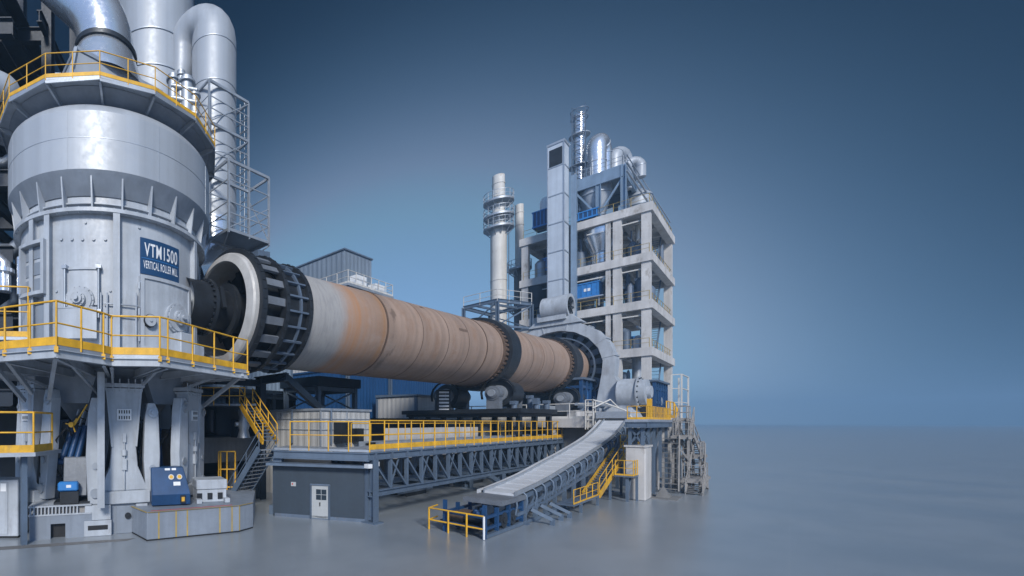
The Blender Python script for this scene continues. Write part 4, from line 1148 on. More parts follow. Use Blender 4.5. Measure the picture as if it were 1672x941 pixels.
# ------------------------------------------------------------------ preheater tower
TX0, TX1, TY0, TY1 = 76.6, 93.0, 10.8, 24.3
tw = thing('preheater_tower', 'tall open concrete tower of five floors with steel top frame behind the arch', 'tower', (TX0, TY0, 0))
colw = .86; LV = (5.8, 14.7, 20.8, 26.9, 33.3)
ys = (TY0, 13.6, 18.9, TY1); xs = (TX0, 84.8, TX1)
for x in xs:
    for y in ys:
        if (x != TX0 and y == 13.6) or (x == 84.8 and y == TY0): continue
        m_ = MB(); m_.box(x, x + colw, y, y + colw, 0, LV[-1] - .01); m_.build('column', 'concrete', tw)
m_ = MB(); m_.box(TX0 - .02, TX0 + .5, 14.7, 15.2, 0, LV[-1] - .3); m_.build('downpipe', 'concrete', tw)
for i, z in enumerate(LV[1:]):
    m_ = MB(); e = .22
    m_.box(TX0 - e, TX0 + .55, TY0 - e, TY1 + colw + e, z - 1.1, z); m_.box(TX1 + .3, TX1 + colw + e, TY0 - e, TY1 + colw + e, z - 1.1, z)
    m_.box(TX0 + .56, TX1 + .29, TY0 - e, TY0 + .55, z - 1.09, z - .005); m_.box(TX0 + .56, TX1 + .29, TY1 + .3, TY1 + colw + e, z - 1.09, z - .005)
    m_.box(TX0 + .56, TX1 + .29, TY0 + .56, TY1 + .29, z - .3, z - .01)
    for y in (13.6, 16.3, 18.9, 21.6): m_.box(TX0 + .57, TX1 + .28, y + .1, y + .6, z - .95, z - .31)
    for x in (80.7, 84.8, 88.9): m_.box(x, x + .45, TY0 + .57, TY1 + .28, z - .9, z - .312)
    fl_ = m_.build('floor', 'concrete', tw)
    railing(fl_, [(TX0, TY1 + .6, z), (TX0, TY0 + .1, z), (TX1 + .6, TY0 + .1, z), (TX1 + .6, TY1 + .6, z)], 1.2, 1.8, 'oldyellow', .0, .032, 1, 5)
m_ = MB(); m_.box(TX0 + .3, TX0 + .45, TY0, TY1, LV[2] - 1.9, LV[2] - 1.75); m_.box(TX0 + .3, TX0 + .45, TY0, 17.3, LV[4] - 2.0, LV[4] - 1.85); m_.box(TX0 + .3, TX0 + .45, TY0, TY1, LV[3] - 1.95, LV[3] - 1.8); m_.build('cross_pipe', 'cream', tw)
for z0, z1 in zip(LV[:-1], LV[1:]):
    stairs(tw, (TX1 - 5.6, TY0 + 1.5, z0), (TX1 - .8, TY0 + 1.5, z1), 1.0, 16, 'steel', 'steel', 'steel', .9, .04)
# steel head frame
hf = MB(); z0, z1 = LV[-1], 39.4
fx0, fx1, fy0, fy1 = TX0 + .2, 86.5, 13.4, 18.6
for x in (fx0, fx1):
    for y in (fy0, 16.0, fy1): hf.ibeam((x, y, z0), (x, y, z1), .55 if y != 16.0 else .35, .55, .07, side=(1, 0, 0))
for a, b_ in (((fx0, fy0), (fx0, fy1)), ((fx1, fy0), (fx1, fy1)), ((fx0, fy0), (fx1, fy0)), ((fx0, fy1), (fx1, fy1))):
    hf.beam((*a, z1 - .75), (*b_, z1 - .75), .4, 1.6)
hf.box(fx0, fx1, fy0, fy1, z1 + .06, z1 + .16)
for (a, b_) in (((fx0, fy0, z1 - 1.5), (fx0, 16.0, z0 + .3)), ((fx0, fy1, z1 - 1.5), (fx0, 16.0, z0 + .3)), ((fx0, fy0, z1 - 1.5), (fx0 + 4, fy0, z0)), ((fx1, fy0, z1 - 1.5), (fx0 + 5, fy0, z0))): hf.beam(a, b_, .22, .22)
hf.build('head_frame', 'blueframe', tw)
m_ = MB()
m_.beam((fx0, fy0 - .3, z1 + .2), (TX1 + .5, TY0 + .2, z0 + 1.2), .16, .16); m_.beam((fx0, fy0 - .3, z1 - .9), (TX1 - 3, TY0 + .2, z0 + .2), .16, .16); m_.beam((fx0, fy0 - .3, z1 + 1.2), (TX1 + .5, TY0 + .2, z0 + 2.2), .09, .09)
m_.build('sloping_rail', 'galv', tw)
railing(tw, [(fx0, fy1, z1 + .16), (fx0, fy0, z1 + .16), (fx1, fy0, z1 + .16)], 1.1, 1.5, 'galv', 0, .04, 1, 5)

# elevator duct up the face
el = thing('elevator_shaft', 'flat sided pale metal elevator shaft running up the front of the concrete tower', 'shaft', (74.4, 20, 0))
m_ = MB(); m_.box(73.5, 75.6, 19.0, 20.9, 5.6, 44.4); m_.build('casing', 'shaftskin', el)
m_ = MB()
for z in range(9, 45, 4): m_.box(73.44, 75.66, 18.94, 20.96, z, z + .14)
for y in (18.95, 20.83): m_.box(73.42, 73.5, y, y + .12, 5.6, 44.4)
m_.box(73.4, 75.7, 18.9, 21.0, 44.2, 44.5); m_.build('flange', 'galv', el)
m_ = MB(); m_.box(73.46, 73.5, 19.2, 20.7, 41.2, 43.6); m_.build('outlet', 'dark', el)
m_ = MB(); m_.box(75.7, 76.3, 18.2, 18.8, 8, 40); m_.build('cable_trunk', 'blueframe', el)
# lattice wrapped stack
p = at(946, 320, 63); p.z = 33
sk = thing('lattice_stack', 'slim bright stack wrapped in an open ladder lattice at the tower top', 'stack', p)
m_ = MB(); Mx_ = Matrix.Translation((p.x, p.y, 0)); m_.lathe([(.72, 33), (.72, 50.2), (.6, 50.2), (.6, 49)], 28, Mx_); m_.build('flue', 'shiny', sk)
m_ = MB(); d0 = -(bk * .8 - lf * .75).normalized(); d1 = Vector((-d0.y, d0.x, 0))
cs = [p * 1 + d0 * .8 + d1 * .75, p + d0 * .8 - d1 * .75, p + d0 * 1.5 + d1 * .75, p + d0 * 1.5 - d1 * .75]
cs = [Vector((c.x, c.y, 0)) for c in cs]
for c in cs: m_.beam(c + ZV * 33, c + ZV * 50.5, .08, .08)
for k in range(14):
    z = 34 + k * 1.2
    for i, j in ((0, 1), (2, 3), (0, 2), (1, 3)): m_.beam(cs[i] + ZV * z, cs[j] + ZV * z, .05, .05); m_.beam(cs[i] + ZV * z, cs[j] + ZV * (z + 1.2), .05, .05)
m_.lathe([(.95, 49.6), (1.02, 49.6), (1.02, 49.7), (.95, 49.7)], 24, Mx_, close=True); m_.lathe([(1.0, 50.7), (1.06, 50.7), (1.06, 50.8), (1.0, 50.8)], 24, Mx_, close=True)
for k in range(12):
    a = k * pi / 6; m_.beam((p.x + cos(a), p.y + sin(a), 49.6), (p.x + cos(a), p.y + sin(a), 50.8), .04, .04)
m_.build('lattice', 'steel', sk)
m_ = MB()
for z in (42.5, 47): 
    m_.lathe([(.7, z), (1.25, z), (1.25, z + .12), (.7, z + .12)], 24, Mx_, close=True)
m_.build('landing', 'galv', sk)
# bent top ducts
def bent(name, label, u, v0, v1, Y, r, bend, m='shiny', drop=3.0, tw_=1.0):
    b0 = at(u, v1, Y); t0 = at(u, v0, Y); R__ = r * 1.35
    o = thing(name, label, 'duct', b0, group='bent ducts on the tower top')
    pts = [b0, Vector((b0.x, b0.y, t0.z - r - R__))]
    for k in range(1, 11):
        a = pi * k / 10; pts.append(Vector((b0.x, b0.y, t0.z - r - R__ + R__ * sin(a))) + bend * R__ * (1 - cos(a)))
    pts.append(pts[-1] - ZV * drop)
    MB().tube(pts, r, 28).build('duct_shell', m, o)
    m_ = MB()
    for i in (1, 4, 8, 11):
        d = (pts[i] - pts[i - 1]).normalized(); q = lerp(pts[i - 1], pts[i], .5); m_.tube([q - d * .06, q + d * .06], r + .05, 28)
    m_.build('seam_band', 'galv', o)
    return o
rt = -lf
bent('bent_duct', 'tallest bright bent duct at the tower top, beside the lattice stack', 974, 214, 290, 61, 1.08, (rt * .8 + bk * .6).normalized(), drop=5)
bent('bent_duct', 'middle bent duct with a ribbed grey leg, tucked behind the tallest one', 1002, 238, 292, 64, .95, (rt * .85 + bk * .3).normalized(), 'silo', 4)
bent('bent_duct', 'short blue-grey bent duct over the round bin near the tower top corner', 1022, 258, 310, 60, .62, (rt * .95 + bk * -.2).normalized(), 'silo', 1.5)
p = at(1041, 330, 62); p.z = LV[-1]
o = thing('round_bin', 'blue-grey round bin with hoops on the tower roof behind the sloping rails', 'bin', p)
MB().lathe([(1.55, LV[-1]), (1.55, 37.6), (.8, 38.4), (.01, 38.6)], 32, Matrix.Translation((p.x, p.y, 0))).build('bin_shell', 'silo', o)
m_ = MB()
for z in (34.5, 36, 37.3): m_.lathe([(1.55, z), (1.62, z), (1.62, z + .1), (1.55, z + .1)], 32, Matrix.Translation((p.x, p.y, 0)), close=True)
m_.build('hoop', 'lsteel', o)
# cyclones inside
def cyclone(label, u, v, Y, prof, grp='cyclones between the tower floors', m='shiny'):
    p = at(u, v, Y); o = thing('cyclone', label, 'cyclone', p, group=grp)
    Mx_ = Matrix.Translation((p.x, p.y, 0)); MB().lathe(prof, 36, Mx_).build('cone', m, o)
    m_ = MB()
    for r, z in prof[1:-1]: m_.lathe([(r, z - .08), (r + .1, z - .08), (r + .1, z + .08), (r, z + .08)], 36, Mx_, close=True)
    m_.build('flange', 'galv', o); return o
cyclone('wide silver-blue cyclone cone inside the steel head frame', 972, 320, 61, [(.9, 32), (1.1, 34.2), (1.75, 37.2), (1.75, 39.2)], m='silo')
cyclone('bright silver cyclone funnel hanging below the top concrete floor', 984, 400, 60.5, [(.9, 26.4), (1.2, 27.3), (1.3, 28.8), (2.1, 31.2), (2.1, 32.1)])
cyclone('short silver cone tip hanging below the middle concrete floor', 974, 450, 62, [(.02, 24.3), (.8, 25.0), (1.1, 25.9), (1.1, 26.6)])
cyclone('plain silver column duct between elevator shaft and navy hopper tank', 893, 480, 66, [(1.0, 20.8), (1.0, 22.6), (1.1, 24.6), (1.1, 26.0)])
p = at(1000, 476, 62)
o = thing('spherical_vessel', 'bright steel ball shaped vessel on the middle floor of the tower', 'vessel', p)
m_ = MB(); m_.lathe([(1.5 * sin(pi * k / 14) + .001, -1.5 * cos(pi * k / 14)) for k in range(15)], 32, Matrix.Translation(p), smooth=True); m_.build('ball', 'shiny', o)
m_ = MB(); m_.cyl((p.x, p.y, LV[2]), (p.x, p.y, p.z - 1.2), .7, n=18); m_.tube([p + rt * 1.3, p + rt * 2.2 + ZV * .1, p + rt * 2.4 - ZV * 1.6], .45, 14); m_.build('stand', 'galv', o)
def crate(name, label, cat, u0, u1, v0, v1, Y, dy, m='blue', extra=None):
    b0 = at((u0 + u1) / 2, v1, Y); h = (v1 - v0) / 700 * Y; wd_ = (u1 - u0) / 700 * Y / 2
    o = thing(name, label, cat, b0); m_ = MB()
    ay = Vector((0, 1, 0)); ax = Vector((1, 0, 0)); ww = wd_ * .9
    m_.obox(b0 + ZV * h / 2, ax * dy, ay * ww, ZV * h / 2); m_.build('housing', m, o)
    m_ = MB()
    for k in range(5): m_.obox(b0 + ZV * h / 2 - ax * (dy + .03) + ay * ww * (-.92 + .46 * k), ax * .03, ay * .06, ZV * h / 2)
    m_.obox(b0 + ZV * (h + .08), ax * (dy + .1), ay * (ww + .1), ZV * .08); m_.obox(b0 + ZV * .15 - ax * .05, ax * (dy + .05), ay * (ww + .05), ZV * .1)
    m_.build('ribs', 'bblue' if m in ('blue', 'bblue') else m, o)
    if extra: extra(o, b0, h)
    return o
def tanktop(o, b0, h):
    m_ = MB(); c = b0 + ZV * (h + .16) + Vector((0, -.6, 0)); m_.lathe([(1.0, 0), (1.0, 1.4), (.8, 1.9), (.01, 2.1)], 24, Matrix.Translation(c), smooth=True); m_.build('tank', 'white', o)
crate('filter_box', 'dark blue filter box with a white tank on its roof, on the tower top', 'filter', 875, 899, 349, 374, 65, 1.2, 'blue', tanktop)
def legs_(o, b0, h):
    m_ = MB()
    for x in (-1, 1):
        for y in (-1.3, 1.3): m_.beam(b0 + Vector((x, y, -1.4)), b0 + Vector((x, y, 0)), .16, .16)
    m_.obox(b0 - ZV * .1, Vector((1.4, 0, 0)), Vector((0, 1.8, 0)), ZV * .08); m_.build('table', 'galv', o)
    m_ = MB(); m_.obox(b0 + ZV * h * .55 + Vector((-1.08, 0, 0)), Vector((.02, 0, 0)), Vector((0, .35, 0)), ZV * .2); m_.build('plate', 'white', o)
crate('fan_housing', 'bright blue fan housing on a steel table in the middle floor of the tower', 'fan housing', 946, 978, 466, 488, 61, 1.05, 'bblue', legs_)
crate('switch_cabinet', 'small dark blue cabinet on the second highest tower floor beside the shaft', 'cabinet', 889, 899, 424, 444, 65.5, .6, 'blue')
p = at(877, 500, 66)
o = thing('hopper_tank', 'dark navy round hopper tank on the middle tower floor beside the shaft', 'tank', p)
m_ = MB(); Mx_ = Matrix.Translation((p.x, p.y, 0)); m_.lathe([(.5, 20.9), (1.4, 22.3), (1.5, 22.4), (1.5, 26.0), (.01, 26.0)], 28, Mx_); m_.build('tank_shell', 'navy', o)
m_ = MB()
for k in range(4):
    a = k * pi / 2 + .4; m_.beam((p.x + 1.3 * cos(a), p.y + 1.3 * sin(a), 20.8), (p.x + 1.3 * cos(a), p.y + 1.3 * sin(a), 23), .15, .15)
m_.build('leg', 'steel', o)
# dim machinery filling the lower tower floors
rnd = random.Random(5)
for k in range(4):
    z = LV[k]; 
    o = thing('process_unit', ('grey tanks and pipes at deck level inside the tower', 'shadowed tanks and pipework on the lowest concrete floor of the tower', 'small tanks and pipes on the middle concrete floor of the tower', 'small grey tanks and pipes on the second highest concrete floor')[k], 'process equipment', (84, 16, z))
    m_ = MB(); d_ = MB()
    for j in range(20):
        x, y = rnd.uniform(77.8, 91) if j % 3 else rnd.uniform(77.6, 79), (rnd.uniform(11.8, 23) if k < 2 else rnd.choice((rnd.uniform(11.6, 13), rnd.uniform(18, 23.5)))); r = rnd.uniform(.2, .75); h = rnd.uniform(1.2, 3.4 if k else 6.5)
        (m_ if j % 2 else d_).lathe([(r, z), (r, z + h), (r * .5, z + h + .4), (.01, z + h + .5)], 16, Matrix.Translation((x, y, 0)))
    for j in range(14):
        y = rnd.uniform(11.6, 23); zz = z + rnd.uniform(.8, 3.6); m_.tube([(78.5, y, zz), (rnd.uniform(82, 90), y, zz), (91, y + .6, zz + .4)], rnd.uniform(.08, .22), 8)
        x = rnd.uniform(78, 92); d_.cyl((x, y, z), (x, y, z + 4.6), rnd.uniform(.06, .3), n=8)
    m_.build('tanks', 'galv', o); d_.build('pipes', 'steel', o)

def riser(label, u, v0, v1, Y, r, m, bend=None):
    a, b_ = at(u, v1, Y), at(u, v0, Y); b_.x, b_.y = a.x, a.y
    o = thing('riser_duct', label, 'duct', a, group='riser ducts inside the tower')
    pts = [a, lerp(a, b_, .5), b_] + ([b_ + bend * .8 + ZV * .8, b_ + bend * 2.4 + ZV * 1.1] if bend else [])
    MB().tube(pts, r, 20).build('duct_shell', m, o); m_ = MB()
    for f in (.1, .5, .9): q = lerp(a, b_, f); m_.cyl(q - ZV * .08, q + ZV * .08, r + .1, n=20)
    m_.build('flange', 'galv', o)
riser('slim blue-grey riser duct beside the double column, top concrete bay', 1006, 352, 432, 60.2, .42, 'blueframe')
riser('thick silver riser duct bending over in the second concrete bay from the top', 962, 432, 512, 62.5, .62, 'silo', Vector((.3, -1, 0)))
riser('slim white riser pipe in the outer bay below the top floor', 1041, 352, 500, 60, .22, 'cream')
riser('dark grey riser duct in the lowest bay behind the arch', 1006, 505, 590, 60, .6, 'steel')
riser('pale riser duct in the bay over the blue cradle', 1040, 585, 670, 59, .5, 'silo', Vector((.5, .8, 0)))
for lab, u0, u1, v0, v1, Y in (('long low blue housing standing on the top concrete floor inside the head frame', 948, 976, 348, 360, 60.5), ('blue motor cabin beside the outer column on the third floor', 1030, 1052, 470, 488, 60), ('blue motor cabin in the lowest open bay above the arch', 1024, 1050, 552, 570, 60)):
    crate('motor_cabin', lab, 'cabin', u0, u1, v0, v1, Y, .8, 'blue')
# ------------------------------------------------------------------ chimneys
def chimney(label, u, r0, r1, ztop, Y, plats, m='cream', grp='chimneys behind the kiln'):
    p = at(u, 690, Y); p.z = 0; o = thing('chimney', label, 'chimney', p, group=grp); Mx_ = Matrix.Translation(p)
    zc = plats[0] if plats else ztop * .6
    MB().lathe([(r0, 0), (r0, zc), (r1, zc + .4), (r1, ztop), (r1 * .8, ztop), (r1 * .8, ztop - 1)], 32, Mx_).build('flue', m, o)
    m_ = MB()
    for z in (ztop * .5, ztop * .62, ztop - 1.4, ztop - 3.5): 
        rr = r0 if z < zc else r1
        m_.lathe([(rr, z), (rr + .06, z), (rr + .06, z + .15), (rr, z + .15)], 32, Mx_, close=True)
    m_.build('band', m, o)
    for z in plats:
        m_ = MB(); m_.lathe([(r1, z), (r0 + 1.0, z), (r0 + 1.0, z + .3), (r1, z + .3)], 28, Mx_, close=True)
        for k in range(10):
            a = 2 * pi * k / 10; q = p + Vector((cos(a), sin(a), 0)) * (r0 + .95); m_.beam(q + ZV * z, p + Vector((cos(a), sin(a), 0)) * r0 + ZV * (z - 1.0), .1, .1)
        pl_ = m_.build('gallery', 'galv', o)
        m_ = MB()
        for k in range(16):
            a = 2 * pi * k / 16; q = p + Vector((cos(a), sin(a), 0)) * (r0 + .95); m_.cyl(q + ZV * z, q + ZV * (z + 1.5), .04, n=5)
        for h in (.8, 1.5): m_.lathe([(r0 + .92, z + h), (r0 + .98, z + h), (r0 + .98, z + h + .06), (r0 + .92, z + h + .06)], 28, Mx_, close=True)
        m_.build('gallery_rail', 'galv', pl_)
    m_ = MB(); d0 = -(bk * .6 + lf * .8).normalized(); d1 = Vector((-d0.y, d0.x, 0))
    for s_ in (-.25, .25): m_.beam(p + d0 * (r0 + .25) + d1 * s_ + ZV * 8, p + d0 * (r0 + .25) + d1 * s_ + ZV * ztop * .8, .06, .06)
    for k in range(int(ztop * .8 - 8)): m_.beam(p + d0 * (r0 + .25) - d1 * .25 + ZV * (8 + k), p + d0 * (r0 + .25) + d1 * .25 + ZV * (8 + k), .05, .05)
    m_.build('ladder', 'steel', o)
    return o
chimney('thick pale chimney with round galleries behind the kiln', 814, 1.14, .88, 45.2, 70, (36.4, 38.3, 40.7)[::2] + (38.3,))
chimney('thinner shorter chimney with a dark lower half next to the tower', 848, .72, .60, 41.5, 72, (30.5, 24.0), 'cream')
for o_ in [o for o in COL.objects if o.name.startswith('chimney') and 'thinner' in o['label']]:
    MB().lathe([(.76, 0), (.76, 30.4), (.72, 30.5)], 32, Matrix.Translation(o_.location)).build('lower_flue', 'dconcrete', o_)
pf = thing('steel_platform', 'open steel platform with thin railings at the chimney foot above the kiln', 'platform', at(795, 520, 62))
z_ = EYE + (690 - 497) / 700 * 62
q = [at(757, 500, 64), at(812, 492, 60), at(868, 516, 62), at(800, 520, 68)]
for x in q: x.z = z_
fr = MB()
for i in range(4): fr.ibeam(q[i], q[(i + 1) % 4], .25, .5, .05)
for i in range(4): fr.ibeam(q[i], Vector((q[i].x, q[i].y, 0)), .4, .4, .06)
for i in range(3): fr.beam(q[i] - ZV * 3.5, q[i + 1] - ZV * .2, .15, .15); fr.beam(q[i] - ZV * 3.5, q[i + 1] - ZV * 3.5, .2, .3)
for f in (.33, .66): fr.beam(lerp(q[0], q[1], f), lerp(q[3], q[2], f), .2, .3)
fr.build('frame', 'lsteel', pf)
railing(pf, [q[0], q[1], q[2]], 1.6, 2.0, 'cream', .12, .05, 1, 5)

# ------------------------------------------------------------------ truss walkway
WZ, WT, WS0, WS1 = 3.64, 12.6, 18.5, 53.3
wk = thing('truss_walkway', 'long blue-grey lattice truss walkway with yellow railing running under the kiln', 'walkway', (WS0, WT, 0))
MB().box(WS0, WS1, WT, WT + 2.2, WZ - .12, WZ).build('deck', 'galv', wk)
m_ = MB()
for y in (WT, WT + 2.2): m_.ibeam((WS0 - .1, y, WZ - .32), (WS1, y, WZ - .32), .25, .38, .05); m_.ibeam((WS0, y, 1.45), (WS1, y, 1.45), .25, .3, .05)
m_.build('chord', 'lsteel', wk)
m_ = MB(); nb = 22
for y in (WT, WT + 2.2):
    for i in range(nb + 1):
        x = lerp(WS0 + .25, WS1 - .2, i / nb); m_.beam((x, y, 1.6), (x, y, WZ - .52), .16, .16)
        if i < nb:
            x2 = lerp(WS0 + .25, WS1 - .2, (i + 1) / nb)
            m_.beam((x, y, WZ - .55), (x2, y, 1.6), .1, .1)
            if i % 2: m_.beam((x, y, 1.6), (lerp(x, x2, .5), y, WZ - .55), .06, .06)
for i in range(0, nb + 1, 2):
    x = lerp(WS0 + .25, WS1 - .2, i / nb); m_.beam((x, WT, 1.5), (x, WT + 2.2, 1.5), .14, .14)
m_.build('lattice', 'lsteel', wk)
for x, k in ((WS0 + .25, 0), (34.5, 1), (46, 1)):
    for y in (WT, WT + 2.2):
        m_ = MB(); m_.ibeam((x, y, 0), (x, y, 1.3 if k else WZ - .5), .42 if not k else .5, .42, .06)
        if k: m_.beam((x - .1, y, .6), (x - 2.2, y, 1.35), .3, .3)
        m_.obox(Vector((x, y, .03)), Vector((.38, 0, 0)), Vector((0, .38, 0)), ZV * .03); m_.build('column', 'lsteel', wk)
m_ = MB()
for z0, z1 in ((.15, 1.45), (1.55, 3.2)):
    m_.beam((WS0 + .2, WT + .12, z0), (WS0 + .2, WT + 2.1, z1), .12, .12); m_.beam((WS0 + .24, WT + .12, z1), (WS0 + .24, WT + 2.1, z0), .12, .12)
for z in (.2, 1.5): m_.beam((WS0 + .2, WT, z), (WS0 + .2, WT + 2.2, z), .16, .16)
m_.build('end_brace', 'lsteel', wk)
railing(wk, [(WS0, WT, WZ), (WS1, WT, WZ), (WS1 + 2.0, WT + .2, WZ - 1.6)], 1.45, 1.3, 'yellow', .26, .036, 1, 6)
railing(wk, [(WS0 + 1.5, WT + 2.2, WZ), (WS1, WT + 2.2, WZ)], 1.3, 1.8, 'yellow', .0, .03, 1, 5)
m_ = MB()
for i in range(24): m_.obox(Vector((lerp(WS0 + .4, WS1 - 1, i / 23), WT - .06, WZ - .3)), Vector((.07, 0, 0)), Vector((0, .07, 0)), ZV * .2)
m_.build('post_clamp', 'steel', wk)
m_ = MB(); m_.obox(Vector((WS0 - .25, WT - .1, WZ - .78)), Vector((.02, .13, 0)), Vector((.14, -.02, 0)), ZV * .1); m_.obox(Vector((WS0 + .45, WT - .1, WZ - .72)), Vector((.16, 0, 0)), Vector((0, .05, 0)), ZV * .11); m_.build('lamp', 'white', wk)
# things lying on the walkway
rnd = random.Random(21)
tr_ = thing('cable_tray', 'long cable tray with dark pipes lying behind the yellow railing of the truss walkway', 'cable tray', (22, WT + 1.6, WZ))
m_ = MB()
for k in range(5): m_.tube([(21, WT + 1.2 + .18 * k, WZ + .12 + .05 * (k % 2)), (30, WT + 1.25 + .16 * k, WZ + .14), (44, WT + 1.2 + .18 * k, WZ + .12), (52, WT + 1.2 + .18 * k, WZ + .16)], .07, 8)
m_.build('cables', 'dark', tr_)
m_ = MB(); m_.box(20.6, 52.6, WT + 1.05, WT + 2.1, WZ + .004, WZ + .05)
for y in (WT + 1.02, WT + 2.1): m_.box(20.6, 52.6, y, y + .03, WZ + .004, WZ + .28)
m_.build('tray', 'galv', tr_)

# angled landing towards the mill
EA = Vector((WS0, WT, 0)); EB = Vector((16.2, 17.0, 0)); dv_ = (EB - EA).normalized(); dn_ = Vector((dv_.y, -dv_.x, 0)) 
if dn_.x < 0: dn_ = -dn_
ld_ = thing('landing_deck', 'angled landing deck with yellow railing over the grey switch room', 'platform', EA)
len_ = (EB - EA).length
def ea(f, d, z): return EA + dv_ * f + dn_ * d + ZV * z
MB().hexa([ea(0.02, 0, WZ - .13), ea(len_, 0, WZ - .13), ea(len_, 2.6, WZ - .13), ea(.02, 1.1, WZ - .13), ea(0.02, 0, WZ - .01), ea(len_, 0, WZ - .01), ea(len_, 2.6, WZ - .01), ea(.02, 1.1, WZ - .01)]).build('deck', 'galv', ld_)
m_ = MB(); m_.ibeam(ea(0, -.05, WZ - .36), ea(len_, -.05, WZ - .36), .2, .42, .05); m_.ibeam(ea(len_, 0, WZ - .34), ea(len_, 2.6, WZ - .34), .2, .4, .05); m_.build('edge_beam', 'lsteel', ld_)
railing(ld_, [ea(0, 0, WZ), ea(len_ - .9, 0, WZ)], 1.4, 1.1, 'yellow', .0, .034, 1, 6)
m_ = MB(); p = ea(len_ - .15, .3, 0); m_.ibeam(p, p + ZV * (WZ - .55), .5, .5, .06, side=dv_); m_.obox(p + ZV * .25, dv_ * .4, dn_ * .4, ZV * .25); m_.build('column', 'lsteel', ld_)

# switch room under it
RA = W(2.5, 23.0); RBp = W(7.0, 21.45)
rd = (RBp - RA).normalized(); rn = Vector((rd.y, -rd.x, 0))
if rn.dot(RA) > 0: rn = -rn
rl_ = (RBp - RA).length
sw = thing('switch_room', 'dark slate switch room with a pale door under the landing deck', 'building', RA)
def rp(a, d, z): return RA + rd * a - rn * d + ZV * z
MB().hexa([rp(0, 0, 0), rp(rl_, 0, 0), rp(rl_, 3.2, 0), rp(0, 3.2, 0), rp(0, 0, 2.72), rp(rl_, 0, 2.72), rp(rl_, 3.2, 2.72), rp(0, 3.2, 2.72)]).build('wall', 'slate', sw)
m_ = MB(); m_.hexa([rp(-.3, -.45, 2.73), rp(rl_ + .25, -.45, 2.73), rp(rl_ + .25, 3.4, 2.73), rp(-.3, 3.4, 2.73), rp(-.3, -.45, 2.86), rp(rl_ + .25, -.45, 2.86), rp(rl_ + .25, 3.4, 2.86), rp(-.3, 3.4, 2.86)])
m_.build('roof', 'lsteel', sw)
m_ = MB(); m_.beam(rp(.1, -.02, .08), rp(rl_, -.02, .08), .04, .16); m_.beam(rp(rl_ - .04, -.02, .02), rp(rl_ - .04, -.02, 2.7), .08, .08); m_.build('trim', 'steel', sw)
m_ = MB(); m_.box(0, 0, 0, 0, 0, 0)
da, dw_ = 2.05, .84
dd = MB(); dd.hexa([rp(da, -.04, .04), rp(da + dw_, -.04, .04), rp(da + dw_, .0, .04), rp(da, .0, .04), rp(da, -.04, 1.72), rp(da + dw_, -.04, 1.72), rp(da + dw_, .0, 1.72), rp(da, .0, 1.72)])
dr_ = dd.build('door', 'door', sw)
m_ = MB(); m_.obox(rp(da + dw_ * .58, -.045, 1.27), rd * .26, rn * .008, ZV * .27); m_.build('window', 'glass', dr_)
m_ = MB(); m_.obox(rp(da + dw_ * .58, -.06, 1.27), rd * .012, rn * .006, ZV * .27); m_.obox(rp(da + dw_ * .58, -.06, 1.27), rd * .26, rn * .006, ZV * .012); m_.build('window_bar', 'door', dr_)
m_ = MB(); m_.obox(rp(da + dw_ * .5, -.06, .78), rd * .025, rn * .03, ZV * .09); m_.build('handle', 'black', dr_)
m_ = MB()
m_.beam(rp(da - .05, -.05, .0), rp(da - .05, -.05, 1.8), .08, .08); m_.beam(rp(da + dw_ + .05, -.05, .0), rp(da + dw_ + .05, -.05, 1.8), .08, .08); m_.beam(rp(da - .09, -.05, 1.78), rp(da + dw_ + .09, -.05, 1.78), .08, .08)
m_.build('door_frame', 'steel', sw)
m_ = MB(); m_.obox(rp(1.1, -.04, 1.75), rd * .13, rn * .03, ZV * .11); m_.build('call_box', 'door', sw)
m_ = MB(); m_.obox(rp(1.05, -.075, 1.76), rd * .035, rn * .004, ZV * .04); m_.build('call_button', 'red', sw)

# blue stair to the landing and yellow stair above
s0, s1 = W(.3, 25.0), W(2.25, 23.2, WZ)
bs_ = thing('blue_stair', 'steep blue steel stair climbing from the floor to the landing deck', 'stair', s0)
stairs(bs_, s0 + ZV * .05, s1, 1.6, 15, 'lsteel', 'galv', 'steel', .95, .028)
s0, s1 = at(441, 722, 24.0), at(402, 660, 27)
ys_ = thing('yellow_stair', 'yellow railed stair going up and back from the landing deck towards the mill', 'stair', s0)
stairs(ys_, s0, s1, .9, 12, 'yellow', 'steel', 'yellow', 1.0, .035)
pl_ = MB(); m_ = MB(); e0 = s1; pl_.slab([e0 + lf * -.6 + bk * -.4, e0 + lf * -.6 + bk * 1.2, e0 + lf * 3 + bk * 1.2, e0 + lf * 3 + bk * -.4], -ZV * .12); pl_.build('landing', 'steel', ys_)
railing(ys_, [e0 + lf * .1 + bk * -.4, e0 + lf * 3 + bk * -.4], 1.0, 1.0, 'yellow', 0, .03, 1, 6)
sg_ = thing('safety_gate', 'yellow steel guard frame standing on the floor beside the blue stair', 'guard rail', gp(365, 830))
a, b_ = at(357, 826, 26.5), at(384, 826, 26.5); a.z = b_.z = 0
m_ = MB()
for f in (0, .12, .5, 1): m_.cyl(lerp(a, b_, f), lerp(a, b_, f) + ZV * 3.2, .05, n=8)
for z in (1.0, 2.1, 3.2): m_.cyl(a + ZV * z, b_ + ZV * z, .045, n=8)
m_.build('rail', 'yellow', sg_)

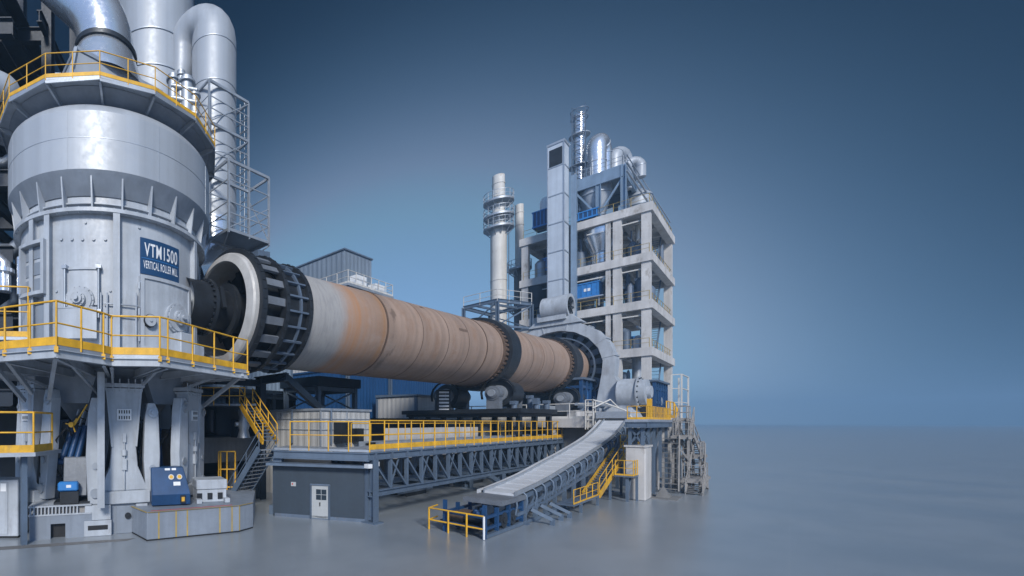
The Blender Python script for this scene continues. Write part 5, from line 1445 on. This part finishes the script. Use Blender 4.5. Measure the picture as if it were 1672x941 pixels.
# low concrete wall, dark machinery hall behind
cw = thing('concrete_beam_wall', 'stained concrete beam wall behind the blue stair', 'wall', (17, 24.2, 0))
m_ = MB(); m_.box(14.5, 24, 24.2, 25.4, 2.2, 3.7); m_.box(14.5, 24, 24.1, 25.5, 3.7, 3.95); m_.build('beam', 'dconcrete', cw)
m_ = MB()
for x in (15, 18.8, 22.5): m_.box(x, x + .8, 24.4, 25.2, 0, 2.2)
m_.build('pier', 'dconcrete', cw)
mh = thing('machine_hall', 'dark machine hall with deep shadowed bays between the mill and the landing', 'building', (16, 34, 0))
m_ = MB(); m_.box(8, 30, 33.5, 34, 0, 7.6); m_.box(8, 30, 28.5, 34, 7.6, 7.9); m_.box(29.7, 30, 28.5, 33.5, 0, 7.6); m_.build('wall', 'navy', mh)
m_ = MB()
for x in (12, 17, 22, 27): m_.ibeam((x, 28.5, 0), (x, 28.5, 7.6), .4, .4, .05)
for z in (5.2, 7.3): m_.ibeam((8, 28.4, z), (30, 28.4, z), .3, .4, .05)
m_.build('frame', 'navy', mh)
rnd = random.Random(8)
mach = thing('dark_machine', 'dark blue tank and pale valve on the concrete beam wall behind the yellow stair', 'machine', (17, 25, 3.95))
m_ = MB(); m_.obox(at(365, 685, 29.5), Vector((1.1, 0, 0)), Vector((0, .7, 0)), ZV * 1.0); m_.cyl(at(345, 705, 28.8), at(345, 670, 28.8), .35, n=14); m_.obox(at(390, 700, 29), Vector((.4, 0, 0)), Vector((0, .4, 0)), ZV * .6); m_.build('tank', 'navy', mach)
p = at(398, 715, 28.5)
m_ = MB(); m_.lathe([(.45, 0), (.3, .5), (.42, .9), (.3, 1.3), (.4, 1.7), (.2, 2.2), (.01, 2.3)], 18, Matrix.Translation(p), smooth=True); m_.cyl(p + ZV * .9 - rgt * .6, p + ZV * .9 + rgt * .6, .16, n=10); m_.build('valve', 'galv', mach)

# clad buildings behind
def shed(name, label, cat, x0, x1, y0, y1, z0, z1, m, trim, ridge=0, trims=True, group=None):
    o = thing(name, label, cat, (x0, y0, z0), group=group)
    MB().box(x0, x1, y0, y1, z0, z1).build('wall', m, o)
    t = MB()
    if ridge:
        t.hexa([(x0 - .2, y0 - .2, z1), (x1 + .2, y0 - .2, z1), (x1 + .2, y1 + .2, z1), (x0 - .2, y1 + .2, z1), (x0 - .2, y0 - .2, z1 + .15), (x1 + .2, y0 - .2, z1 + .15), (x1 + .2, y1 + .2, z1 + ridge), (x0 - .2, y1 + .2, z1 + ridge)])
    else: t.box(x0 - .18, x1 + .18, y0 - .18, y1 + .18, z1 + .003, z1 + .2)
    t.build('roof', trim, o)
    if trims:
        t = MB()
        for x, y in ((x0, y0), (x1, y0), (x0, y1)): t.box(x - .06, x + .22, y - .06, y + .22, z0, z1 - .002)
        t.build('corner_trim', trim, o)
    return o
shed('blue_shed', 'deep blue clad shed wall glimpsed beneath the kiln', 'shed', 41, 66, 31.5, 44, 0, 11.2, 'blueclad', 'blue')
shed('grey_shed', 'light blue-grey clad shed high between mill platform and kiln, nearest the yellow stair', 'shed', 20.5, 25.2, 31.0, 36, 6.0, 9.6, 'skyclad', 'lsteel')
shed('pale_shed', 'pale sky-blue clad block seen under the kiln inlet', 'shed', 27.5, 34, 33, 38, 5.8, 11, 'skyclad', 'lsteel')
b_ = shed('kiosk', 'pale clad kiosk with blue corner trim, under the kiln before the blue shed', 'kiosk', 46, 54.5, 25.3, 30.2, 0, 8.0, 'paleclad', 'lsteel', ridge=.3)
wb_ = thing('white_enclosure', 'low off-white panelled enclosure close behind the landing railing', 'enclosure', (21.1, 17.9, 0))
MB().box(21.1, 26.3, 17.9, 23, 0, 5.75).build('wall', 'paleclad', wb_)
m_ = MB(); m_.box(21.0, 26.4, 17.8, 23.1, 5.753, 5.9)
for x in (21.05, 23.7): m_.box(x - .05, x + .05, 17.84, 17.9, 3.5, 5.75)
for z in (4.5, 5.2): m_.box(21.06, 26.32, 17.86, 17.9, z, z + .05); m_.box(21.06, 21.1, 17.9, 23, z, z + .05)
m_.build('trim', 'galv', wb_)
m_ = MB(); m_.cyl((21.0, 20.3, 3.6), (21.0, 20.3, 5.9), .07, n=8); m_.cyl((22.0, 17.8, 3.6), (22.0, 17.8, 5.9), .07, n=8); m_.build('downpipe', 'steel', wb_)
m_ = MB(); m_.box(22.3, 23.4, 17.2, 17.85, 3.7, 5.0); m_.box(24.2, 24.9, 17.4, 17.85, 3.7, 4.6); m_.build('motor_box', 'dark', wb_)
# dark steel table under the kiln
tb = thing('steel_trestle', 'dark blue braced steel trestle standing behind the white enclosure', 'trestle', (29, 25, 0))
m_ = MB(); x0, x1, y0, y1 = 28.2, 33.2, 24.2, 28.0
for x in (x0, x1):
    for y in (y0, y1): m_.ibeam((x, y, 0), (x, y, 8.4), .35, .35, .05)
for a, b2 in (((x0, y0), (x1, y0)), ((x1, y0), (x1, y1)), ((x0, y0), (x0, y1)), ((x0, y1), (x1, y1))):
    for z in (6.0, 7.9): m_.beam((*a, z), (*b2, z), .2, .35)
    m_.beam((*a, 6.1), (*b2, 7.8), .12, .12)
m_.build('frame', 'lsteel', tb)
MB().box(x0 - .4, x1 + .4, y0 - .4, y1 + .4, 8.1, 8.9).build('top_deck', 'navy', tb)

# gable ended plant building on a gallery beyond the kiln
gb = thing('rooftop_house', 'grey corrugated house on a railed gallery rising behind the kiln', 'building', at(562, 440, 52))
c0 = at(562, 460, 52)
gx0, gy0 = c0.x, c0.y; ztop = EYE + (690 - 408) / 700 * 52; z0 = 14
gx1 = gx0 + 5.6; gy1 = gy0 + 12
MB().box(gx0, gx1, gy0, gy1, 20.6, ztop).build('wall', 'greyclad', gb)
m_ = MB(); m_.box(gx0 - .15, gx1 + .15, gy0 - .15, gy1 + .15, ztop + .003, ztop + .18); m_.build('roof', 'steel', gb)
zg = EYE + (690 - 463) / 700 * 50
m_ = MB(); m_.box(gx0 - 1.6, gx1 + 2.2, gy0 - 1.8, gy1, zg - .3, zg); m_.build('gallery', 'galv', gb)
m_ = MB(); m_.box(gx0 + .3, gx1 - .4, gy0 + .3, gy1, 0, zg - .3); m_.build('shaft', 'paleclad', gb)
m_ = MB()
for x, y in ((gx0 - 1.3, gy0 - 1.5), (gx1 + 1.9, gy0 - 1.5), (gx0 - 1.3, gy1 - 1)): m_.ibeam((x, y, 0), (x, y, zg - .3), .35, .35, .05)
m_.beam((gx0 - 1.3, gy0 - 1.5, zg - 3), (gx0 + 1.5, gy0 - 1.5, zg - .3), .2, .2); m_.beam((gx1 + 1.9, gy0 - 1.5, zg - 2.5), (gx1, gy0, zg - .3), .2, .2)
m_.build('column', 'lsteel', gb)
railing(gb, [(gx0 - 1.5, gy1 - 1, zg), (gx0 - 1.5, gy0 - 1.7, zg), (gx1 + 2.1, gy0 - 1.7, zg), (gx1 + 2.1, gy0 + 3, zg)], 1.5, 1.5, 'cream', .25, .05, 1, 5)
m_ = MB(); m_.box(gx0 + .8, gx0 + 2.8, gy0 - 1.2, gy0 - .2, zg, zg + 1.6); m_.box(gx1 - 1.2, gx1 + .8, gy0 - 1.4, gy0 - .3, zg, zg + 1.2); m_.build('gallery_box', 'white', gb)

# concrete foundation wall under the kiln with dark plant beneath the truss
fw = thing('kiln_foundation', 'long pale concrete foundation wall showing through the truss walkway lattice', 'wall', (28, 16, 0))
m_ = MB(); m_.box(27, 60, 16.2, 17.2, 2.5, 4.6); m_.build('wall', 'concrete', fw)
m_ = MB()
for x in (29, 34, 39, 44, 49, 54, 58): m_.box(x, x + 1.2, 16.3, 17.4, 0, 2.5)
m_.build('pier', 'dconcrete', fw)
bw = thing('dark_fill_wall', 'added dark wall standing in for the deep shade under the kiln', 'wall', (24, 23, 0))
MB().box(26.5, 75, 23.2, 23.6, 0, 5.4).build('wall', 'dark', bw)  # dark wall added to fill in the shade behind the truss
rnd = random.Random(31)
for k in range(7):
    x = 22.5 + k * 4.6; y = 15.6 if k % 2 else 18.2
    o = thing('pump_set', ('dark pump set with a round motor, first under the truss walkway beside the switch room', 'dark tank and pump under the truss, second from the switch room', 'dark pump set under the truss, third from the switch room', 'dark pump set in mid length of the truss', 'dark tank and pump under the truss, third from its far end', 'dark pump set under the truss, second from its far end', 'dark pump set nearest the far end of the truss')[k], 'pump', (x, y, 0), group='pump sets under the truss walkway')
    m_ = MB(); m_.box(x, x + 2.6, y, y + 1.2, 0, .5); m_.box(x + 1.6, x + 2.5, y + .1, y + 1.1, .5, 1.5 + .4 * (k % 3)); m_.build('skid', 'dark', o)
    m_ = MB(); m_.cyl((x + .1, y + .6, 1.0), (x + 1.5, y + .6, 1.0), .48, n=20); m_.cyl((x - .1, y + .6, 1.0), (x + .1, y + .6, 1.0), .36, n=16); m_.build('motor', 'galv' if k in (0, 3) else 'navy', o)
    m_ = MB(); m_.tube([(x + 2, y + .6, 1.5), (x + 2, y + .6, 2.6 + .3 * (k % 2)), (x + 2.5, y + .6, 3.0), (x + 4.2, y + .6, 3.0)], .14, 10)
    for j in range(3): m_.tube([(x - 1, y + .3 * j, .3 + .2 * j), (x + 3.4, y + .3 * j, .3 + .2 * j)], .07, 8)
    m_.build('pipe', 'steel', o)

# ------------------------------------------------------------------ belt conveyor
cv = thing('belt_conveyor', 'inclined conveyor with pale panelled cover on blue steel legs, rising to the arch deck', 'conveyor', (22, 8.8, 0))
prof = [(23.4, 1.52), (24.4, 1.58), (26.2, 1.72), (28.4, 1.94), (30.4, 2.2), (32.4, 2.48), (35, 2.80), (37.5, 3.17), (40, 3.54), (42.3, 3.95), (44.5, 4.5), (46.6, 5.15)]
def cz(s):
    for (a, za), (b2, zb) in zip(prof[:-1], prof[1:]):
        if s <= b2: return lerp(za, zb, (s - a) / (b2 - a))
    return prof[-1][1]
Ta, Tb = 8.0, 9.3
m_ = MB(); k = 0; s = 23.4; pan = []
while s < 46.5:
    e = min(s + 1.32, 46.6); za, zb = cz(s), cz(e)
    m_.hexa([(s + .02, Ta, za - .10), (e - .06, Ta, zb - .10), (e - .06, Tb, zb - .10), (s + .02, Tb, za - .10), (s + .02, Ta, za + .05), (e - .06, Ta, zb), (e - .06, Tb, zb), (s + .02, Tb, za + .05)])
    s += 1.32
m_.build('belt_cover', 'cover', cv)
m_ = MB()
for (a, za), (b2, zb) in zip(prof[:-1], prof[1:]):
    for y in (Ta - .03, Tb + .03): m_.beam((a, y, za + .04), (b2, y, zb + .04), .05, .22)
m_.build('belt_edge', 'galv', cv)
m_ = MB()
for (a, za), (b2, zb) in zip(prof[:-1], prof[1:]):
    m_.hexa([(a, Tb + .2, za - .2), (b2, Tb + .2, zb - .2), (b2, Tb + .36, zb - .2), (a, Tb + .36, za - .2), (a, Tb + .2, za + .06), (b2, Tb + .2, zb + .06), (b2, Tb + .36, zb + .06), (a, Tb + .36, za + .06)])
m_.build('side_cover', 'cover', cv)
m_ = MB()
for (a, za), (b2, zb) in zip(prof[:-1], prof[1:]):
    m_.hexa([(a, Ta + .06, za - .3), (b2, Ta + .06, zb - .3), (b2, Tb + .27, zb - .3), (a, Tb + .27, za - .3), (a, Ta + .06, za - .12), (b2, Ta + .06, zb - .12), (b2, Tb + .27, zb - .12), (a, Tb + .27, za - .12)])
m_.build('belt', 'black', cv)
m_ = MB()
for (a, za), (b2, zb) in zip(prof[:-1], prof[1:]):
    for y in (Ta - .02, Tb + .4):
        m_.beam((a, y, za - .28), (b2, y, zb - .28), .1, .2); 
    za2 = max(.22, za - 1.25 - .02 * (a - 22)); zb2 = max(.22, zb - 1.25 - .02 * (b2 - 22))
    m_.beam((a, Ta - .12, za2 + .35), (b2, Ta - .12, zb2 + .35), .1, .16); m_.beam((a, Tb + .4, za2 + .35), (b2, Tb + .4, zb2 + .35), .1, .16)
m_.build('stringer', 'lsteel', cv)
m_ = MB(); s = 23.2; i = 0
while s < 46.4:
    z = cz(s); m_.tube([(s, Ta - .02, z - .05), (s, Ta - .16, z - .18), (s, Ta - .2, z - .45), (s, Ta - .12, z - .9)], .05, 8); s += 1.3
m_.build('side_bracket', 'lsteel', cv)
legs = [24.4, 25.9, 27.4, 28.9, 30.6, 32.4, 34.4, 36.6, 38.8, 41.0, 43.2, 45.6]
for i, s in enumerate(legs):
    for y in (Ta - .1, Tb + .4):
        m_ = MB(); m_.beam((s, y, 0), (s, y, cz(s) - .3), .16, .18, side=(1, 0, 0)); m_.obox(Vector((s, y, .02)), Vector((.2, 0, 0)), Vector((0, .2, 0)), ZV * .02); m_.build('leg', 'lsteel', cv)
m_ = MB()
for a, b2 in zip(legs[:-1], legs[1:]):
    m_.beam((a, Ta - .1, max(.1, cz(a) - 1.3)), (b2, Ta - .1, cz(b2) - .45), .07, .07)
    m_.beam((a, Tb + .4, cz(a) - .45), (b2, Tb + .4, max(.1, cz(b2) - 1.4)), .07, .07)
m_.beam((19.95, Ta - .1, .10), (29.5, Ta - .1, .10), .14, .16); m_.beam((24.4, Ta - .1, .75), (46, Ta - .1, 3.2), .1, .14); m_.build('brace', 'lsteel', cv)
for (u, v) in ((902, 858), (916, 850), (930, 846)):
    p = gp(u, v); m_ = MB()
    m_.beam(p, p + ZV * .3, .16, .18, side=(1, 0, 0)); m_.beam(p + ZV * .26, p + Vector((-.45, .75, .72)), .16, .16); m_.build('outrigger', 'lsteel', cv)
# tail end
m_ = MB(); m_.box(21.4, 24.3, 7.78, 9.45, 1.25, 1.46); m_.build('tail_hood', 'dull_grey', cv)
m_ = MB()
for x in (19.95, 21.2, 22.5, 24.1):
    for y in (7.92, 9.6): m_.beam((x, y, 0), (x, y, 1.2 if x > 20.5 else 1.45), .14, .14, side=(1, 0, 0))
for z in (.42, .9):
    for y in (7.92, 9.6): m_.beam((19.95, y, z), (24.1, y, z), .1, .12)
    m_.beam((19.95, 7.92, z), (19.95, 9.6, z), .1, .12)
m_.build('tail_frame', 'blue', cv)
m_ = MB(); m_.box(20.1, 22.4, 8.1, 9.9, .43, .47); m_.cyl((20.5, 8.0, .62), (20.5, 9.9, .62), .16, n=16); m_.build('tail_tray', 'dark', cv)
m_ = MB()
for x in (21.9, 22.9): m_.cyl((x, 7.86, .55), (x, 8.2, .55), .36, n=22); m_.cyl((x, 7.82, .55), (x, 7.86, .55), .16, n=12)
m_.build('pulley', 'iron', cv)
m_ = MB()
for k, x in enumerate((20.6, 20.95, 21.3, 21.65)): m_.lathe([(.13, .5), (.16, .75), (.1, 1.0), (.01, 1.02)], 12, Matrix.Translation((x, 8.5 + .2 * (k % 2), 0)))
m_.build('hydraulic_unit', 'blue', cv)
m_ = MB(); m_.box(20.3, 21.0, 9.0, 9.6, .48, .86); m_.box(20.9, 21.3, 8.9, 9.4, .48, .9); m_.build('drive_motor', 'rustdark', cv)
tg = thing('tail_guard', 'low yellow guard rail fencing the front end of the conveyor', 'guard rail', (19.7, 9, 0))
m_ = MB(); q = [Vector((19.75, 10.25, 0)), Vector((19.72, 9.35, 0)), Vector((19.7, 8.55, 0)), Vector((19.72, 7.86, 0))]
for p in q[:-1]: m_.cyl(p, p + ZV * 1.0, .042, n=8)
for z in (.45, 1.0):
    m_.cyl(q[0] + ZV * z, q[3] + ZV * z, .038, n=8); m_.cyl(q[0] + ZV * z, q[0] + Vector((1.0, .1, z)), .038, n=8)
m_.build('rail', 'yellow', tg)
m_ = MB(); m_.cyl(q[3] + ZV * .02, q[3] + ZV * 1.0, .045, n=8); m_.build('end_post', 'white', tg)

# yellow side stair of the conveyor
st_ = thing('conveyor_stair', 'yellow handrailed stair and gangway climbing beside the conveyor', 'stair', (33, 7.3, 0))
m_ = MB(); m_.box(28.6, 33.7, 6.95, 7.75, .5, .6); m_.box(41.2, 43.2, 6.4, 7.75, 2.95, 3.06); m_.build('gangway', 'steel', st_)
stairs(st_, (33.6, 7.35, .58), (41.3, 7.35, 3.02), .8, 20, 'yellow', 'steel', 'yellow', 1.05, .026, False)
railing(st_, [(28.7, 7.0, .58), (33.5, 7.0, .58)], .8, 1.2, 'yellow', .1, .024, 1, 6); railing(st_, [(41.3, 6.45, 3.05), (43.1, 6.45, 3.05), (43.1, 7.7, 3.05)], 1.0, .7, 'yellow', .1, .026, 1, 6)
m_ = MB()
for x, z in ((30, .5), (33.4, .5), (36.4, 1.4), (39.4, 2.3), (42.9, 2.95)): m_.beam((x, 7.0, 0), (x, 7.0, z), .12, .12, side=(1, 0, 0))
m_.build('support', 'lsteel', st_)
ld2 = thing('pier_landing', 'small yellow railed landing beside the concrete pier', 'platform', (38.3, 6.9, 0))
m_ = MB(); m_.box(36.3, 37.66, 5.85, 6.8, 1.55, 1.64); m_.build('deck', 'steel', ld2)
railing(ld2, [(36.4, 6.75, 1.64), (36.4, 5.9, 1.64), (37.6, 5.9, 1.64)], .95, .55, 'yellow', .1, .026, 1, 6)
m_ = MB(); m_.beam((36.5, 6.2, 0), (36.5, 6.2, 1.55), .14, .14, side=(1, 0, 0)); m_.beam((36.5, 6.2, .5), (37.5, 6.2, 1.5), .12, .12); m_.beam((37.4, 5.9, .0), (37.4, 5.9, 1.55), .12, .12, side=(1, 0, 0)); m_.build('support', 'lsteel', ld2)

# ------------------------------------------------------------------ podium, pier, lattice support
pr = thing('concrete_pier', 'tall square concrete pier standing on the floor under the deck corner', 'pier', (38.5, 6, 0))
m_ = MB(); m_.box(37.7, 39.7, 5.55, 6.5, 0, 3.4); m_.build('shaft', 'concrete', pr, bevel=.04)
m_ = MB(); m_.box(37.64, 39.76, 5.49, 6.56, 3.402, 3.52); m_.build('cap', 'concrete', pr)
dk = thing('arch_deck', 'steel deck with yellow railings at the head of the conveyor, above the concrete pier', 'deck', (40, 6, 5))
m_ = MB(); m_.box(37.6, 47, 5.4, 6.5, 5.05, 5.2); m_.build('deck', 'galv', dk)
m_ = MB()
for y in (5.45, 6.4): m_.ibeam((37.6, y, 4.85), (47, y, 4.85), .2, .38, .04)
m_.ibeam((37.65, 5.4, 4.85), (37.65, 6.5, 4.85), .2, .38, .04); m_.build('edge_beam', 'lsteel', dk)
railing(dk, [(37.7, 6.4, 5.2), (37.7, 5.5, 5.2), (46.8, 5.5, 5.2)], .85, .55, 'yellow', .14, .026, 1, 6)
m_ = MB(); ysn = (5.7, 6.3)
for y in ysn:
    for x in (37.9, 39.5, 41.5, 44, 46.5):
        m_.beam((x, y, 3.5 if x < 40 else 0), (x, y, 4.7), .16, .16, side=(1, 0, 0))
    m_.beam((37.9, y, 3.6), (39.5, y, 4.65), .1, .1); m_.beam((39.5, y, 3.6), (37.9, y, 4.65), .1, .1); m_.beam((39.5, y, 3.7), (41.5, y, 4.65), .1, .1); m_.beam((41.5, y, 2.6), (44, y, 4.65), .1, .1)
for x in (37.9, 39.5): m_.beam((x, 5.7, 3.6), (x, 6.3, 4.65), .1, .1); m_.beam((x, 6.3, 3.6), (x, 5.7, 4.65), .1, .1)
m_.beam((37.9, 5.7, 4.1), (39.5, 5.7, 4.1), .1, .1); m_.build('lattice', 'lsteel', dk)
m_ = MB(); m_.obox(Vector((41.5, 5.9, 5.9)), Vector((.15, 0, 0)), Vector((0, .12, 0)), ZV * .75); m_.build('control_post', 'orange' if False else 'yellow', dk)
pdm = thing('podium', 'broad concrete podium deck carrying the arch and the tower', 'podium', (50, 7, 0))
poly = [(47.2, 5.6), (51, 5.6), (96, 10.0), (97, 27), (47.2, 27)]
MB().prism(poly, 4.55, 5.35).build('slab', 'concrete', pdm)
m_ = MB()
for a, b2 in zip(poly[:2], poly[1:3]): m_.beam((a[0], a[1] + .25, 4.05), (b2[0], b2[1] + .25, 4.05), .5, .98)
m_.build('edge_beam', 'concrete', pdm)
for x, y in ((47.6, 6.0), (50.4, 6.0), (56, 6.7), (64, 7.5), (74, 8.5), (84, 9.5), (94, 10.6), (47.8, 13), (47.8, 20)):
    m_ = MB(); m_.box(x - .35, x + .35, y - .1, y + .6, 0, 4.54); m_.build('column', 'concrete', pdm)
m_ = MB(); m_.box(49, 95, 12.6, 13, 0, 4.5); m_.box(48.6, 49, 8.6, 13, 0, 4.5); m_.build('inner_wall', 'dconcrete', pdm)
railing(pdm, [(47.4, 5.8, 5.35), (51, 5.8, 5.35), (76, 8.3, 5.35), (95.5, 10.3, 5.35)], 1.3, 1.6, 'yellow', .25, .045, 1, 5)
railing(pdm, [(47.3, 26.6, 5.35), (47.3, 10.2, 5.35)], 1.3, 1.6, 'cream', .2, .045, 1, 5)
hd_ = thing('feed_chute', 'tangle of pale pipes and rails at the conveyor head', 'machine', (46.8, 9, 5))
m_ = MB(); m_.box(46.7, 47.6, 7.9, 9.9, 5.36, 5.9); m_.build('chute', 'galv', hd_)
m_ = MB(); rnd = random.Random(4)
for y in (10.0, 10.5):
    for x in (46.3, 47.0): m_.cyl((x, y, 4.4), (x, y, 6.9), .05, n=6)
for z in (5.2, 5.8, 6.4, 6.9): m_.cyl((46.3, 10.0, z), (47.0, 10.5, z), .04, n=6); m_.cyl((46.3, 10, z), (46.3, 10.5, z), .04, n=6)
m_.tube([(46.2, 10, 6.9), (46.8, 9.3, 6.6), (47.5, 8.2, 6.0), (47.6, 7.8, 5.4)], .06, 8); m_.tube([(46.2, 10, 6.2), (46.8, 9.0, 6.9), (47.5, 8.6, 6.2)], .06, 8)
m_.build('pipes', 'cream', hd_)
# blue machinery by the arch foot
def bluebay(name, label, x0, x1, y0, y1, z0, z1):
    o = thing(name, label, 'steel frame', (x0, y0, z0), group='blue frames beside the arch')
    m_ = MB(); nx = max(2, round((x1 - x0) / 1.6))
    for i in range(nx + 1):
        x = lerp(x0, x1, i / nx)
        for y in (y0, y1): m_.beam((x, y, z0), (x, y, z1), .28, .28, side=(1, 0, 0))
    for z in (z0 + .15, lerp(z0, z1, .45), z1 - .75):
        for y in (y0, y1): m_.beam((x0, y, z), (x1, y, z), .18, .3)
        for x in (x0, x1): m_.beam((x, y0, z), (x, y1, z), .18, .3)
    for i in range(nx * 2): m_.beam((lerp(x0, x1, i / nx / 2), y0 - .02, z1 - .7), (lerp(x0, x1, i / nx / 2), y0 - .02, z1 - .1), .1, .1, side=(1, 0, 0))
    m_.build('frame', 'blue', o)
    MB().box(x0 - .3, x1 + .3, y0 - .3, y1 + .3, z1, z1 + .22).build('top_plate', 'steel', o)
    m_ = MB(); m_.box(x0 + (x1 - x0) * .22, x1 - .3, y0 + .1, y0 + .2, z0 + .3, z1 - .9); m_.build('panel', 'bblue', o)
    m_ = MB(); m_.box(x0 + .2, x1 - .3, y0 + .4, y1 - .2, z0, z1 - .9); m_.build('core', 'dark', o)
    m_ = MB(); c = Vector((lerp(x0, x1, .5), y0 - .05, lerp(z0, z1, .5))); m_.obox(c, Vector((.2, 0, 0)), Vector((0, .08, 0)), ZV * .45); m_.cyl(c - Vector((0, .1, 0)), c + Vector((0, .1, 0)), .35, n=12); m_.build('actuator', 'galv', o)
    return o
bluebay('drive_frame', 'large blue steel drive frame with dark top plate, near side of the kiln end', 56.7, 66.0, 13.2, 14.7, 5.36, 9.5)
bluebay('pump_cradle', 'smaller blue steel frame between the arch foot and the concrete tower column', 67.5, 75.0, 9.2, 11.8, 5.36, 9.6)
pv = thing('parapet', 'grey concrete parapet below the blue drive frame with a bent pipe in front', 'parapet', (50, 12, 3.6))
m_ = MB(); m_.box(48, 58.5, 11.6, 12.2, 5.36, 6.1); m_.build('wall', 'concrete', pv)
m_ = MB(); m_.tube([(47, 11.3, 6.6), (55, 11.4, 6.8), (62, 11.5, 6.7)], .12, 8); m_.build('handrail', 'galv', pv)
# timber and steel stair tower at the podium's end
stt = thing('stair_tower', 'weathered grey stair tower with railed landings going down from the podium', 'stair tower', (46, 4.4, 0))
fr = MB(); dk2 = MB()
LD = [(44.4, 48.6, 3.7, 4.7, .95), (47.6, 50.4, 4.0, 5.0, 2.5), (45.6, 48.4, 4.4, 5.3, 4.0), (48.6, 50.8, 4.8, 5.5, 5.3)]
for x0, x1, y0, y1, z in LD:
    for x in (x0 + .08, x1 - .08):
        for y in (y0 + .06, y1 - .06): fr.beam((x, y, 0), (x, y, z), .13, .13, side=(1, 0, 0))
    for y in (y0, y1): fr.beam((x0 - .15, y, z - .12), (x1 + .15, y, z - .12), .08, .22)
    for x in (x0, x1): fr.beam((x, y0 - .1, z - .12), (x, y1 + .1, z - .12), .08, .22)
    fr.beam((x0, y0, max(0, z - 2.2)), (x1, y0, z - .2), .08, .08); fr.beam((x1, y0, max(0, z - 2.2)), (x0, y0, z - .2), .08, .08); fr.beam((x0, y0, max(0, z - 1.8)), (x0, y1, z - .2), .08, .08)
    dk2.box(x0, x1, y0, y1, z - .005, z + .05)
fr.build('frame', 'wood', stt); dk2.build('landing', 'wood', stt)
for x0, x1, y0, y1, z in LD: railing(stt, [(x0 + .1, y1 - .05, z), (x0 + .1, y0 + .05, z), (x1 - .1, y0 + .05, z), (x1 - .1, y1 - .05, z)], 1.0, .9, 'wood', 0, .03, 1, 5)
for a, b2 in (((49.2, 4.9, 5.3), (46.9, 4.85, 4.0)), ((47.0, 4.7, 4.0), (49.2, 4.5, 2.5)), ((49.0, 4.3, 2.5), (46.6, 4.15, .95)), ((45.4, 4.0, .95), (43.6, 4.0, .05))):
    stairs(stt, b2, a, .8, 9, 'wood', 'dconcrete', 'wood', .9, .03)
for a, b2 in (((43.4, 5.2, .1), (45.6, 5.4, 4.0)),): stairs(stt, a, b2, 1.0, 11, 'wood', 'dconcrete', 'wood', .0, .03)
cn = thing('concrete_block', 'small pointed concrete block lying by the foot of the stair scaffold', 'block', gp(1085, 813))
p = gp(1085, 813); m_ = MB()
m_.add([p + Vector((-.5, -.3, 0)), p + Vector((.5, -.3, 0)), p + Vector((.5, .4, 0)), p + Vector((-.5, .4, 0)), p + Vector((0, .05, .8))], [(0, 1, 2, 3), (0, 1, 4), (1, 2, 4), (2, 3, 4), (3, 0, 4)])
m_.build('block', 'dconcrete', cn); m_ = MB(); m_.obox(p + ZV * .03, Vector((1.1, 0, 0)), Vector((0, .7, 0)), ZV * .03); m_.build('base_slab', 'dconcrete', cn)
sd_ = thing('side_gantry', 'thin pale pipe gantry standing beside the tower column at the far right', 'gantry', (80, 9.5, 5.35))
m_ = MB()
for x in (80, 86.0):
    for y in (8.4, 9.3): m_.beam((x, y, 5.35), (x, y, 11.2), .16, .16, side=(1, 0, 0))
for z in (7.6, 9.4, 11.2): m_.beam((80, 8.4, z), (86, 8.4, z), .12, .12); m_.beam((80, 8.4, z), (80, 9.3, z), .12, .12)
m_.build('frame', 'cream', sd_)

# ------------------------------------------------------------------ thin blue air
HAZE = .0012
hz = MB(); hz.box(-1600, 1600, -1600, 1600, -1.5, 54)
ho = hz.build('haze', 'white')
hm = bpy.data.materials.new('blue_air'); hm.use_nodes = True
hn = hm.node_tree.nodes; hn.remove(hn['Principled BSDF'])
pv_ = hn.new('ShaderNodeVolumePrincipled'); pv_.inputs['Color'].default_value = (.34, .58, .86, 1); pv_.inputs['Density'].default_value = HAZE
hm.node_tree.links.new(pv_.outputs[0], hn['Material Output'].inputs['Volume'])
ho.data.materials.clear(); ho.data.materials.append(hm)
ho['kind'] = 'stuff'
